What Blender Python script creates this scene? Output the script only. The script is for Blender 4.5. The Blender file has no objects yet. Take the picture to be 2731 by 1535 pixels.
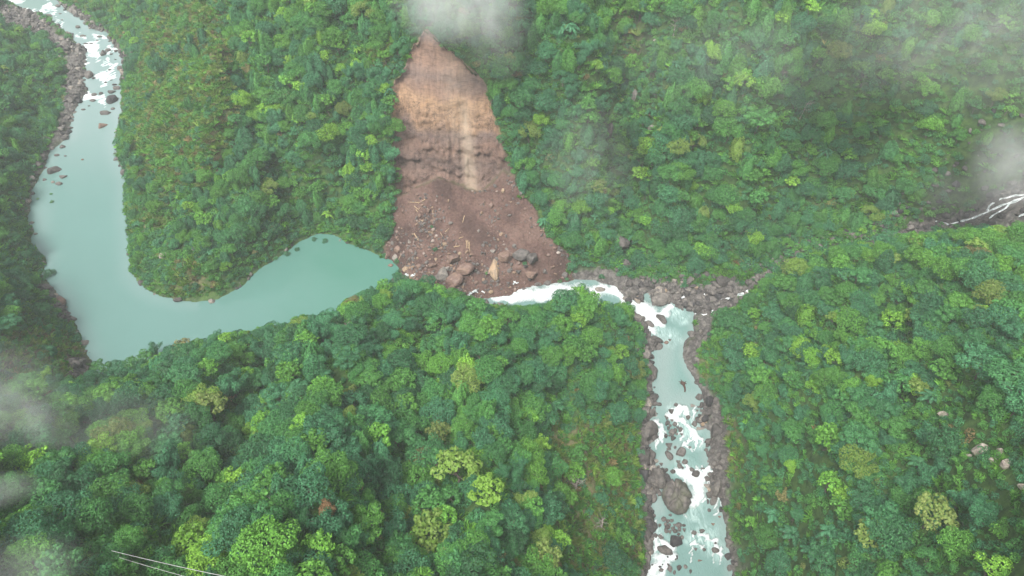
import bpy, math, random
import numpy as np
from mathutils import Vector, Matrix, Euler
random.seed(7); RNG = np.random.default_rng(11)
SC = bpy.context.scene
COL = SC.collection
R = math.radians

# ------------------------------------------------------------------ camera, sky, sun, exposure
CAM_Z, F, CX, CY = 250.0, 1718.0, 1288.0, 724.0
cam_d = bpy.data.cameras.new('camera'); cam = bpy.data.objects.new('camera', cam_d); COL.objects.link(cam)
cam.location = (0, 0, CAM_Z); cam.rotation_euler = (R(45), 0, 0)
cam_d.sensor_width = 36; cam_d.lens = 36 * F / 2576; cam_d.clip_end = 5000; cam_d.clip_start = 1
SC.camera = cam
W = bpy.data.worlds.new('World'); SC.world = W; W.use_nodes = True
nt = W.node_tree; bg = nt.nodes['Background']
sky = nt.nodes.new('ShaderNodeTexSky'); sky.sky_type = 'NISHITA'; sky.sun_disc = False
SUN_EL, SUN_AZ = R(60), R(-150)
sky.sun_elevation = SUN_EL; sky.sun_rotation = SUN_AZ; sky.dust_density = 4.0; sky.air_density = 1.0
hs = nt.nodes.new('ShaderNodeHueSaturation'); hs.inputs['Saturation'].default_value = 0.22
nt.links.new(sky.outputs[0], hs.inputs['Color']); nt.links.new(hs.outputs[0], bg.inputs['Color'])
bg.inputs['Strength'].default_value = 0.122
sd_ = bpy.data.lights.new('sun', 'SUN'); sun = bpy.data.objects.new('sun', sd_); COL.objects.link(sun)
sd_.energy = 2.1; sd_.angle = R(18); sd_.color = (1.0, 0.97, 0.92)
sun.rotation_euler = (Vector((math.sin(SUN_AZ)*math.cos(SUN_EL), math.cos(SUN_AZ)*math.cos(SUN_EL), math.sin(SUN_EL)))).to_track_quat('Z', 'Y').to_euler()
sun.location = (0, 0, 600)
vs = SC.view_settings; vs.view_transform = 'Standard'; vs.look = 'None'; vs.gamma = 1; vs.use_curve_mapping = False
vs.exposure = 1.2
SC.cycles.use_denoising = True
SC.cycles.max_bounces = 6; SC.cycles.diffuse_bounces = 3; SC.cycles.glossy_bounces = 2; SC.cycles.transmission_bounces = 2
SC.cycles.transparent_max_bounces = 4; SC.cycles.volume_bounces = 4
SC.cycles.volume_step_rate = 4; SC.cycles.volume_max_steps = 64

# ------------------------------------------------------------------ numeric helpers
S2 = math.sqrt(0.5)
def U(u, v, z=0.0):
    """world x, y at height z seen at photograph position (u, v) on a 2576-wide frame"""
    dx = (u - CX) / F; dy = (CY - v) / F
    t = (CAM_Z - z) / (S2 * (1 - dy))
    return t * dx, t * S2 * (1 + dy)
def PROJ(x, y, z):
    d = y * S2 + (CAM_Z - z) * S2
    d = np.maximum(d, 1.0)
    up = y * S2 - (CAM_Z - z) * S2
    return CX + F * x / d, CY - F * up / d, d
def sst(a, b, x):
    t = np.clip((x - a) / (b - a), 0, 1); return t * t * (3 - 2 * t)
def _h(i, j, k, s):
    n = (i * 374761393 + j * 668265263 + k * 2147483647 * 7 + s * 974634777) & 0xFFFFFFFF
    n = ((n ^ (n >> 13)) * 1274126177) & 0xFFFFFFFF
    return ((n ^ (n >> 16)) & 0xFFFF) / 65535.0
def vnoise(x, y, s=0):
    xi = np.floor(x).astype(np.int64); yi = np.floor(y).astype(np.int64)
    fx = x - xi; fy = y - yi; fx = fx * fx * (3 - 2 * fx); fy = fy * fy * (3 - 2 * fy)
    a = _h(xi, yi, 0, s); b = _h(xi + 1, yi, 0, s); c = _h(xi, yi + 1, 0, s); d = _h(xi + 1, yi + 1, 0, s)
    return (a * (1 - fx) + b * fx) * (1 - fy) + (c * (1 - fx) + d * fx) * fy
def fbm(x, y, o=4, s=0):
    r = 0; a = 0.5; t = 0
    for k in range(o):
        r = r + a * vnoise(x * 2 ** k + 17.3 * k, y * 2 ** k - 9.1 * k, s + k); t += a; a *= 0.5
    return r / t          # 0..1
def vor(x, y, s=0, jit=0.9):
    """cellular noise: F1, F2-F1 and a random id"""
    xi = np.floor(x).astype(np.int64); yi = np.floor(y).astype(np.int64)
    f1 = np.full(x.shape, 9.0); f2 = np.full(x.shape, 9.0); idd = np.zeros(x.shape)
    for i in (-1, 0, 1):
        for j in (-1, 0, 1):
            px = xi + i + 0.5 + jit * (_h(xi + i, yi + j, 1, s) - 0.5); py = yi + j + 0.5 + jit * (_h(xi + i, yi + j, 2, s) - 0.5)
            d = np.hypot(px - x, py - y); m = d < f1
            f2 = np.where(m, f1, np.minimum(f2, d)); idd = np.where(m, _h(xi + i, yi + j, 3, s), idd); f1 = np.where(m, d, f1)
    return f1, f2 - f1, idd
def inpoly(px, py, poly):
    P = np.asarray(poly, float); n = len(P); r = np.zeros(np.shape(px), bool)
    for i in range(n):
        x1, y1 = P[i]; x2, y2 = P[(i + 1) % n]
        if y1 == y2: continue
        c = ((y1 > py) != (y2 > py)) & (px < (x2 - x1) * (py - y1) / (y2 - y1) + x1); r ^= c
    return r
def segdist(px, py, line, closed=False):
    P = np.asarray(line, float); n = len(P); d = np.full(np.shape(px), 1e9); k = np.zeros(np.shape(px))
    for i in range(n if closed else n - 1):
        x1, y1 = P[i][:2]; x2, y2 = P[(i + 1) % n][:2]; vx, vy = x2 - x1, y2 - y1; L = vx * vx + vy * vy + 1e-9
        t = np.clip(((px - x1) * vx + (py - y1) * vy) / L, 0, 1)
        e = np.hypot(px - x1 - t * vx, py - y1 - t * vy); m = e < d; d = np.where(m, e, d); k = np.where(m, i + t, k)
    return d, k
def sdist(px, py, poly):
    d, _ = segdist(px, py, poly, True); return np.where(inpoly(px, py, poly), -d, d)

# ------------------------------------------------------------------ shorelines (photo positions -> plan)
LAKE_PX = [(-60,-75),(60,-40),(146,0),(167,26),(216,52),(227,70),(274,81),(281,104),(300,125),(313,151),(310,193),(305,221),(307,248),(305,276),(307,307),
 (292,334),(292,377),(301,411),(318,449),(313,504),(318,546),(324,610),(330,686),(360,724),(402,745),(457,756),(495,758),(546,752),(580,735),(614,716),
 (635,690),(660,673),(700,648),(755,606),(800,588),(840,590),(872,612),(930,632),(953,642),(982,654),(1002,674),(998,690),(985,712),(935,750),(880,790),(850,812),
 (740,835),(640,852),(500,872),(430,892),(350,912),(300,935),(254,950),(231,915),(216,877),(207,847),(182,805),(165,775),(144,737),(127,716),(106,690),
 (119,648),(89,631),(76,606),(85,580),(70,559),(76,517),(80,479),(93,453),(110,424),(119,402),(123,377),(141,370),(169,347),(177,313),(182,287),(193,263),(208,245),
 (221,227),(203,203),(216,182),(214,156),(214,130),(190,109),(182,89),(156,76),(130,50),(109,39),(52,23),(21,5),(-40,-20),(-160,-50)]
RIVER_PX = [(1215,752),(1248,747),(1287,743),(1302,729),(1339,721),(1365,716),(1428,709),(1454,699),(1485,699),(1514,713),(1545,720),(1561,735),(1576,751),(1613,759),
 (1618,735),(1636,738),(1642,767),(1668,768),(1689,758),(1712,758),(1728,772),(1746,788),(1743,816),(1746,834),(1722,858),(1717,892),(1728,923),(1744,949),(1767,986),
 (1771,1009),(1768,1029),(1758,1062),(1764,1074),(1787,1084),(1785,1115),(1789,1127),(1779,1148),(1783,1170),(1800,1176),(1790,1197),(1780,1225),(1794,1254),(1816,1245),(1825,1272),
 (1816,1285),(1825,1322),(1825,1350),(1829,1368),(1840,1409),(1844,1448),(1850,1560),(1860,1750),(1600,1750),(1615,1560),(1626,1448),(1639,1405),(1637,1379),(1644,1328),
 (1635,1274),(1644,1259),(1653,1235),(1674,1200),(1672,1178),(1639,1172),(1639,1154),(1627,1134),(1629,1121),(1660,1099),(1650,1076),(1635,1058),(1648,1045),(1637,1021),
 (1654,1015),(1641,994),(1641,962),(1650,939),(1636,913),(1636,879),(1657,881),(1662,855),(1629,840),(1631,816),(1613,798),(1582,787),(1560,795),(1480,775),(1400,785),(1300,778),(1225,768)]
TRIB = [(1712,752,-5.4),(1724,743,-5),(1759,733,-4.4),(1782,746,-3.8),(1801,751,-3.4),(1821,754,-3),(1863,743,-1.2),(1960,690,4),(2106,645,12),(2250,600,19),(2355,560,25),
 (2388,563,28),(2425,557,31),(2469,541,36),(2519,518,42),(2571,497,48),(2680,470,56),(2850,440,66)]
def wz_lake(x, y): return 0.0 + np.maximum(0, y - 400) * 0.02
def wz_river(x, y): return -3 - 3.2 * sst(-25, 75, x) - 8 * sst(245, 95, y)
def unproj_poly(px, f):
    out = []
    for u, v in px:
        z = 0.0
        for _ in range(6):
            x, y = U(u, v, z); z = float(f(np.float64(x), np.float64(y)))
        out.append((x, y))
    return out
LAKE = unproj_poly(LAKE_PX, wz_lake); RIVER = unproj_poly(RIVER_PX, wz_river)
TRW = [(*U(u, v, z), z) for u, v, z in TRIB]
TRZ = np.array([p[2] for p in TRW])
def trib_at(x, y):
    d, k = segdist(x, y, TRW)
    wz = np.interp(k, np.arange(len(TRW)), TRZ)
    w = np.interp(k, [0, 2, 6, 7, 10, 11, 12, 15, 17], [1.2, 1.1, 2.2, 1.6, 1.6, 2.0, 3.5, 7.0, 7.0])
    return d - w, wz, k

# ------------------------------------------------------------------ land heights
CT = [ # photo position and height of the ground there
 # far slope round the scar
 (1150,700,4),(1050,640,8),(1250,640,10),(1350,660,8),(1060,560,18),(1200,560,20),(1320,580,18),(1060,470,31),(1180,475,30),(1280,470,30),
 (1000,400,44),(1130,400,44),(1270,400,43),(1000,300,62),(1130,300,63),(1255,300,62),(1000,200,77),(1130,180,84),(1240,220,76),(1072,70,100),(1150,0,112),(1000,50,100),
 (1180,100,96),(950,400,42),(950,520,22),(960,600,7),(900,560,10),(900,480,24),(850,540,8),(900,300,56),(900,200,74),(900,80,92),(850,0,102),(780,560,3),(760,450,26),(760,330,48),
 (720,200,68),(700,80,84),(650,0,90),(600,0,84),(500,0,66),(400,0,46),(350,0,34),(300,20,22),(250,0,8),(290,60,10),(330,100,14),(400,120,36),(500,120,56),(600,140,66),
 (340,200,14),(400,240,38),(500,260,52),(620,300,52),(330,320,12),(400,380,30),(500,400,40),(620,440,38),(340,430,12),(400,500,18),(500,520,24),(620,560,22),
 (360,580,8),(450,620,14),(560,640,14),(650,600,15),(700,560,14),(380,680,5),(450,715,6),(550,690,8),(620,660,8),(720,610,4),
 (1450,620,8),(1400,560,18),(1380,480,30),(1400,400,44),(1400,300,62),(1400,180,84),(1400,60,102),(1300,20,108),(1500,660,6),(1500,560,20),(1500,450,38),(1500,300,64),(1500,100,98),
 (1600,660,5),(1560,560,16),(1570,450,30),(1540,320,52),(1580,200,70),(1590,90,86),(1560,0,98),(1680,700,0),(1660,600,12),(1700,500,30),(1700,350,56),(1700,180,84),(1700,0,108),
 (1800,700,0),(1800,600,14),(1850,450,42),(1850,250,76),(1850,0,114),(1950,620,12),(2000,500,30),(2050,380,50),(2000,200,86),(2000,0,116),(2100,560,24),(2180,480,36),(2200,300,70),
 (2200,100,104),(2200,0,120),(2350,500,38),(2400,350,66),(2400,150,102),(2400,0,126),(2500,450,54),(2576,400,66),(2576,250,92),(2576,80,120),(2576,0,130),(2800,300,90),(2800,0,140),
 # left bank
 (0,-60,14),(60,60,9),(0,60,14),(130,100,6),(100,180,9),(0,200,20),(170,230,4),(150,300,4),(60,300,12),(0,400,32),(80,380,8),(60,480,6),(0,560,26),(40,640,9),(0,720,28),(70,720,10),
 (100,780,10),(0,860,38),(120,860,12),(160,900,10),(0,980,50),(120,980,24),(200,970,14),(-300,200,50),(-300,600,70),(-300,1000,90),(-300,-100,40),
 # near slope
 (290,960,22),(400,920,28),(500,895,31),(620,875,32),(740,858,32),(850,828,32),(900,785,32),(960,748,30),(1000,735,28),(1060,748,28),(1130,765,28),(1200,785,27),(1280,795,26),(1350,790,25),
 (1420,765,24),(1470,755,22),(1540,790,12),(1580,850,4),(1600,900,0),(1605,960,-3),(1600,1050,-5),(1590,1150,-6),(1595,1300,-7),(1605,1440,-8),
 (200,1060,42),(0,1100,66),(0,1250,84),(0,1440,100),(400,1050,46),(600,1000,46),(800,950,44),(1000,900,44),(1200,900,42),(1400,900,34),(1500,930,20),
 (300,1250,76),(300,1440,96),(600,1200,68),(600,1440,92),(900,1100,58),(900,1300,78),(900,1440,88),(1200,1100,52),(1200,1300,68),(1200,1440,76),(1400,1100,34),(1400,1300,44),(1400,1440,50),
 (1520,1100,12),(1520,1300,14),(1520,1440,16),(-300,1440,120),(600,1700,110),(1200,1700,92),(0,1700,125),(1500,1700,24),
 # right hill
 (1790,830,-3),(1790,900,-2),(1800,970,-3),(1830,1060,-4),(1845,1160,-6),(1860,1300,-6),(1875,1440,-7),(1850,790,3),(1885,740,9),(1920,715,14),(2000,682,27),(2106,652,38),(2250,618,47),
 (2400,600,54),(2576,590,60),(2800,570,70),(1900,900,12),(1900,1050,14),(1930,1250,16),(1950,1440,18),(2000,800,30),(2000,1000,34),(2050,1200,40),(2100,1440,48),
 (2200,800,48),(2200,1000,56),(2250,1200,66),(2300,1440,76),(2400,800,62),(2450,1000,72),(2450,1200,84),(2576,800,72),(2576,1000,84),(2576,1250,96),(2576,1440,104),(2800,1000,100),(2800,1440,125),
 (1960,1700,26),(2300,1700,90)]
ctl = []
for u, v, z in CT:
    x, y = U(u, v, z); ctl.append((x, y, z))
for px, f in ((LAKE, wz_lake), (RIVER, wz_river)):
    for i in range(0, len(px), 2):
        x, y = px[i]; ctl.append((x, y, float(f(np.float64(x), np.float64(y))) + 0.6))
for x, y, z in TRW: ctl.append((x, y, z + 0.5))
for x, y, z in [(-100,430,150),(0,430,155),(120,420,160),(260,400,160),(400,420,175),(-200,560,130),(0,650,240),(200,650,240),(450,650,250),(-300,700,110),(-260,640,90),(-520,700,70),(-650,500,110),
                (-650,250,130),(-600,0,180),(0,-60,130),(-250,-60,150),(250,-60,120),(500,0,150),(560,250,120),(560,450,190),(90,-60,0)]:
    ctl.append((x, y, z))
ctl = np.array(ctl)
def rbf_fit(c, lam=2.0):
    n = len(c); D = np.hypot(c[:, None, 0] - c[None, :, 0], c[:, None, 1] - c[None, :, 1])
    A = np.zeros((n + 3, n + 3)); A[:n, :n] = -D + np.eye(n) * lam; P = np.c_[np.ones(n), c[:, 0] / 100, c[:, 1] / 100]
    A[:n, n:] = P; A[n:, :n] = P.T
    return np.linalg.solve(A, np.r_[c[:, 2], 0, 0, 0])
WR = rbf_fit(ctl)
def rbf(x, y):
    sh = x.shape; x = x.ravel(); y = y.ravel(); out = np.empty(x.size)
    for s in range(0, x.size, 20000):
        a = x[s:s+20000]; b = y[s:s+20000]
        D = np.hypot(a[:, None] - ctl[None, :, 0], b[:, None] - ctl[None, :, 1])
        out[s:s+20000] = -D @ WR[:-3] + WR[-3] + WR[-2] * a / 100 + WR[-1] * b / 100
    return out.reshape(sh)
gx = np.arange(-700, 620.1, 5.0); gy = np.arange(-120, 780.1, 5.0)
GX, GY = np.meshgrid(gx, gy); GZ = rbf(GX, GY)
def bil(ax, ay, Z, x, y):
    i = np.clip(np.searchsorted(ax, x) - 1, 0, len(ax) - 2); j = np.clip(np.searchsorted(ay, y) - 1, 0, len(ay) - 2)
    fx = np.clip((x - ax[i]) / (ax[i+1] - ax[i]), 0, 1); fy = np.clip((y - ay[j]) / (ay[j+1] - ay[j]), 0, 1)
    return (Z[j, i] * (1 - fx) + Z[j, i+1] * fx) * (1 - fy) + (Z[j+1, i] * (1 - fx) + Z[j+1, i+1] * fx) * fy

SCAR = [(1060,66),(1072,60),(1101,94),(1119,114),(1154,132),(1174,155),(1204,179),(1227,217),(1242,249),(1248,287),(1259,322),(1268,366),(1282,406),(1300,440),(1318,484),(1344,515),(1360,552),(1383,594),
 (1417,622),(1448,646),(1443,669),(1446,702),(1417,712),(1339,723),(1302,734),(1287,748),(1240,760),(1157,760),(1070,745),(1010,720),(992,700),(1003,672),(980,652),(953,640),(972,601),(987,568),(985,541),(995,484),(986,410),
 (986,308),(978,249),(990,200),(1010,186),(1022,160),(1032,125),(1044,100),(1054,74)]
FACE = [(1040,40),(1120,80),(1300,200),(1300,440),(1262,425),(1235,462),(1210,478),(1185,474),(1150,458),(1100,445),(1060,462),(1030,480),(980,500),(960,300),(980,150)]
def axis(a, b, segs, step):
    out = [a]
    while out[-1] < b:
        p = out[-1]; s = step
        for lo, hi, st in segs:
            if lo <= p < hi: s = min(s, st)
        out.append(p + s)
    return np.array(out)
AX = axis(-690, 600, [(-420, 330, 2.0), (-90, 85, 0.75), (55, 130, 1.0)], 5.0)
AY = axis(-110, 770, [(40, 480, 1.9), (245, 345, 0.62), (95, 245, 1.15)], 4.0)
X, Y = np.meshgrid(AX, AY)
Z = bil(gx, gy, GZ, X, Y)
SDL = sdist(X, Y, LAKE); SDR = sdist(X, Y, RIVER); SDT, WZT, KT = trib_at(X, Y)
SDmin = np.minimum(np.minimum(SDL, SDR), SDT)
PU, PV, PD = PROJ(X, Y, Z)
wob = (fbm(X * .12, Y * .12, 3, 5) - .5) * 26 + (fbm(X * .5, Z * .35 + Y * .3, 3, 55) - .5) * 18
scar_sd = -sdist(PU + wob * .6, PV + wob * .5, SCAR)          # >0 inside, in photo units
scar_m = sst(-3, 5, scar_sd) * (Y > 240)
face_m = sst(-6, 8, -sdist(PU, PV + wob * .4, FACE)) * scar_m
deb_m = np.clip(scar_m - face_m, 0, 1)
away = sst(2, 22, SDmin)
farw = sst(240, 290, Y)
rough = (fbm(X / 60, Y / 60, 4, 1) - .5) * (16 + 14 * farw) + (fbm(X / 17, Y / 17, 3, 9) - .5) * 5
gul = np.abs(fbm(X / 38 + 3, Y / 90, 3, 21) - .5) * 2
Z = Z + away * (1 - scar_m) * (rough + (5 + 9 * farw) * (gul - .35))
GUL = [([(1560,-60),(1590,120),(1580,230),(1540,330),(1560,450),(1600,560),(1590,650)], -11, 8), ([(560,60),(640,250),(700,420),(745,560)], -9, 10), ([(2050,150),(2080,330),(2050,470),(2000,590)], -11, 10), ([(890,150),(880,420),(860,570)], -7, 8),
 ([(2370,150),(2270,380),(2150,540),(2080,610)], -10, 9), ([(1340,-60),(1345,120),(1370,260)], -5, 6), ([(500,1448),(560,1200),(620,1000),(650,920)], -9, 10), ([(1000,1448),(1010,1150),(1050,950),(1080,830)], -9, 10), ([(2350,1448),(2300,1150),(2280,900),(2250,720)], -10, 11),
 ([(1460,1300),(1400,1100),(1400,950)], -6, 7), ([(240,300),(420,420),(400,560)], -4, 6), ([(1800,0),(1810,250),(1780,480),(1790,640)], -7, 8),
 ([(640,-60),(570,150),(530,330),(480,500)], 7, 9), ([(1690,-60),(1690,250),(1680,520)], 8, 9), ([(1940,-60),(1940,250),(1890,500)], 9, 10), ([(2230,-60),(2180,250),(2150,420)], 9, 10), ([(800,-60),(800,250),(790,470)], 7, 9), ([(1440,-60),(1450,200),(1470,420)], 6, 8),
 ([(780,1448),(800,1100),(820,900)], 7, 11), ([(1250,1448),(1230,1100),(1230,880)], 6, 10), ([(2080,1448),(2130,1000),(2120,760)], 8, 11), ([(2520,1448),(2480,1000),(2430,700)], 8, 12)]
for pl, hgt, wdt in GUL:
    P = []
    for u, v in pl:
        zz = 40.0
        for _ in range(12):
            x, y = U(u, v, zz); zz = .5 * zz + .5 * float(bil(gx, gy, GZ, np.array([x]), np.array([y]))[0])
        P.append((x, y))
    P = np.array(P); bx = (X > P[:,0].min()-45) & (X < P[:,0].max()+45) & (Y > P[:,1].min()-45) & (Y < P[:,1].max()+45)
    xx = X[bx] + (fbm(X[bx] / 14, Y[bx] / 14, 2, 301) - .5) * 16; yy = Y[bx] + (fbm(X[bx] / 14, Y[bx] / 14, 2, 302) - .5) * 16
    d, k = segdist(xx, yy, P); Z[bx] += hgt * (1.55 if P[:,1].mean() > 255 else 1.25) * np.exp(-(d / wdt) ** 2) * away[bx] * (1 - scar_m[bx])
# the scar: bitten back behind the old hillside, rubble cone below it
Z = Z - face_m * 3.5 * sst(0, 26, scar_sd)
Z = Z + deb_m * ((fbm(X / 9, Y / 9, 4, 31) - .5) * 3.2)
# banks
def bank(Z, sd, wz, D, rise):
    t = sst(0, D, sd); out = (wz + .15 + rise * sd) * (1 - t) + Z * t
    return np.where(sd < 0, wz - .25 - np.minimum(2.8, .4 * -sd), np.where(sd < D, np.where(t < 1, out, Z), Z))
Z = bank(Z, SDL + (fbm(X/5, Y/5, 3, 3) - .5) * 2.2, wz_lake(X, Y), 9, .5)
Z = bank(Z, SDR + (fbm(X/4, Y/4, 3, 4) - .5) * 1.6, wz_river(X, Y), 8, .45)
Z = bank(Z, SDT + (fbm(X/3, Y/3, 2, 6) - .5) * 1.2, WZT, 6, .4)
# dam crest keeps the lake back
ROCKP = [ # bare rock ground (photo positions)
 [(1425,712),(1450,680),(1500,675),(1580,700),(1640,700),(1700,715),(1760,730),(1840,700),(1870,735),(1850,770),(1800,800),(1748,800),(1725,760),(1690,750),(1660,775),(1600,760),(1560,725),(1500,700)],
 [(1745,790),(1795,792),(1800,830),(1775,880),(1762,935),(1785,975),(1808,1000),(1830,1060),(1838,1120),(1840,1200),(1832,1290),(1830,1350),(1770,1200),(1780,1080),(1765,1000),(1735,940),(1712,880),(1740,840)],
 [(1575,780),(1620,800),(1640,830),(1670,860),(1655,890),(1640,930),(1655,960),(1645,1040),(1660,1100),(1630,1150),(1680,1190),(1650,1260),(1645,1340),(1640,1400),(1622,1470),(1610,1470),(1620,1330),(1608,1200),(1600,1080),(1618,1000),(1625,930),(1600,860)],
 [(0,10),(60,20),(110,45),(160,85),(220,130),(222,240),(190,270),(175,330),(130,375),(85,460),(70,560),(62,520),(95,400),(140,330),(160,240),(170,180),(150,130),(90,90),(0,60)],
 [(146,0),(230,40),(300,100),(330,150),(322,200),(305,200),(300,130),(270,85),(220,60),(160,20)],
 [(2340,570),(2420,540),(2480,510),(2576,480),(2700,430),(2700,560),(2560,575),(2440,572)],
 [(95,715),(130,705),(165,760),(190,800),(172,812),(130,760)], [(170,900),(215,900),(235,940),(180,950)]]
SOILP = [ # reddish thinly grown ground
 [(380,0),(560,0),(600,200),(560,420),(500,480),(420,460),(350,470),(330,330),(350,200)], [(330,500),(420,490),(440,560),(340,580)],
 [(0,840),(150,830),(220,900),(240,960),(160,1000),(0,1010)], [(1560,0),(1610,0),(1600,160),(1570,200)],
 [(1380,1060),(1600,1060),(1615,1448),(1430,1448)], [(1720,860),(1780,850),(1790,920),(1770,960)], [(920,60),(1010,60),(1000,180),(940,190)], [(430,660),(520,650),(540,720),(440,740)],[(1850,1060),(1870,1180),(1845,1200),(1800,1100)]]
PU, PV, PD = PROJ(X, Y, Z)
front = None
def pmask(polys, soft=8, k=.8):
    m = np.zeros(X.shape)
    for p in polys:
        P = np.array(p); sel = (PU > P[:,0].min()-40) & (PU < P[:,0].max()+40) & (PV > P[:,1].min()-40) & (PV < P[:,1].max()+40)
        if not sel.any(): continue
        m[sel] = np.maximum(m[sel], sst(-soft, soft, -sdist(PU[sel] + wob[sel]*k, PV[sel] - wob[sel]*k, p) - (7 if soft == 5 and P[:,1].max() > 1000 else 0)))
    return m
rock_m = np.maximum(pmask(ROCKP, 5), sst(2.2, .6, SDmin + (fbm(X/3, Y/3, 2, 77)-.5)*2) * (1 - .35 * (SDL < 3)) * (1 - .8 * ((SDL < 4) & (PV > 430)))) * (1 - scar_m)
rock_m = np.maximum(rock_m, sst(4, .5, SDR + (fbm(X/6, Y/6, 2, 78)-.5)*7) * (1 - scar_m))
soil_m = pmask(SOILP, 20, 1.5) * (1 - scar_m)
# rock relief: beds and blocks
f1, ed, cid = vor(X / 5.5 + fbm(X/8, Y/8, 2, 2), Y / 4.2, 3)
_, ed2, cid2 = vor(X / 2.3, Y / 1.9, 8)
relief = 1.1 * (cid - .5) + .6 * sst(0, .18, ed) + .5 * (cid2 - .5) + .3 * sst(0, .2, ed2)
Z = Z + rock_m * (SDmin > -.5) * sst(-.2, 2.0, SDmin) * relief * 1.1
f1, ed, cid = vor(X / 3.2, Y / 3.0, 13)
Z = Z + deb_m * (SDmin > 0) * (.55 * (cid - .5) + .25 * (fbm(X * 1.1, Y * 1.1, 2, 15) - .5))
# beds on the rock face push the ground out towards the valley
dY = np.zeros_like(Z); dX = np.zeros_like(Z)
tz = Z + X * .10
led = vnoise(X / 30, tz / 5.5, 40) * 2.4 + (vnoise(X / 9, tz / 1.9, 41) - .5) * 1.5 + (fbm(X / 2.4, tz / 1.5, 3, 42) - .5) * 1.4
lowr = sst(72, 55, Z)
groove = (fbm(X / 1.6, tz / 22, 3, 43) - .5) * 2.2 + (fbm(X / 6, tz / 30, 2, 49) - .5) * 2.5
_, edf, cidf = vor(X / 3.2 + 1.6 * fbm(X / 6, tz / 6, 2, 44), tz / 1.9 + 1.5 * fbm(X / 5, tz / 5, 2, 46), 45)
led = led * (.45 + .8 * lowr) + groove + lowr * (1.0 * (cidf - .5) - .55 * sst(.14, 0, edf)) + lowr * (np.abs(fbm(X / 7, tz / 4.5, 4, 47) - .5) * 5 - 1)
dY = -face_m * (led - 3.6) * sst(0, 14, scar_sd)
VX, VY, VZ = X + dX, Y + dY, Z
def H(x, y): return bil(AX, AY, Z, np.asarray(x, float), np.asarray(y, float))
def MASK(M, x, y): return bil(AX, AY, M, np.asarray(x, float), np.asarray(y, float))
def hit(u, v):
    """where the sight line of a photo position meets land or water"""
    dx = (u - CX) / F; dy = (CY - v) / F; d = np.array((dx, S2 * (1 + dy), -S2 * (1 - dy)))
    t = np.arange(120, 900, .5); p = d[None, :] * t[:, None]; p[:, 2] += CAM_Z
    h = H(p[:, 0], p[:, 1]); a, b = p[:, 0], p[:, 1]
    sl = sdist(a, b, LAKE); sr = sdist(a, b, RIVER)
    h = np.where(sl < 0, np.maximum(h, wz_lake(a, b)), h); h = np.where(sr < 0, np.maximum(h, wz_river(a, b)), h)
    k = np.argmax(p[:, 2] < h)
    if p[k, 2] >= h[k]: k = -1
    return Vector((p[k, 0], p[k, 1], h[k])), t[k]

# ------------------------------------------------------------------ mesh and node helpers
def mesh_np(name, V, Fc, attrs=None, smooth=False, mats=None, midx=None):
    me = bpy.data.meshes.new(name); V = np.asarray(V, np.float32); Fc = np.asarray(Fc, np.int32)
    me.vertices.add(len(V)); me.vertices.foreach_set('co', V.ravel())
    if len(Fc):
        n = Fc.shape[1]; me.loops.add(Fc.size); me.loops.foreach_set('vertex_index', Fc.ravel())
        me.polygons.add(len(Fc)); me.polygons.foreach_set('loop_start', np.arange(0, Fc.size, n, dtype=np.int32))
        me.polygons.foreach_set('loop_total', np.full(len(Fc), n, np.int32))
        me.polygons.foreach_set('use_smooth', np.full(len(Fc), smooth))
    for m in (mats or []): me.materials.append(m)
    if midx is not None: me.polygons.foreach_set('material_index', np.asarray(midx, np.int32))
    for k, a in (attrs or {}).items():
        a = np.asarray(a, np.float32)
        if a.ndim == 2: at = me.attributes.new(k, 'FLOAT_VECTOR', 'POINT'); at.data.foreach_set('vector', a.ravel())
        else: at = me.attributes.new(k, 'FLOAT', 'POINT'); at.data.foreach_set('value', a.ravel())
    me.update(); me.validate(clean_customdata=False) if False else None
    return me
def link(o, parent=None):
    COL.objects.link(o)
    if parent: o.parent = parent
    return o
def tag(o, label=None, cat=None, group=None, kind=None):
    if label: o['label'] = label
    if cat: o['category'] = cat
    if group: o['group'] = group
    if kind: o['kind'] = kind
    return o
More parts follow.
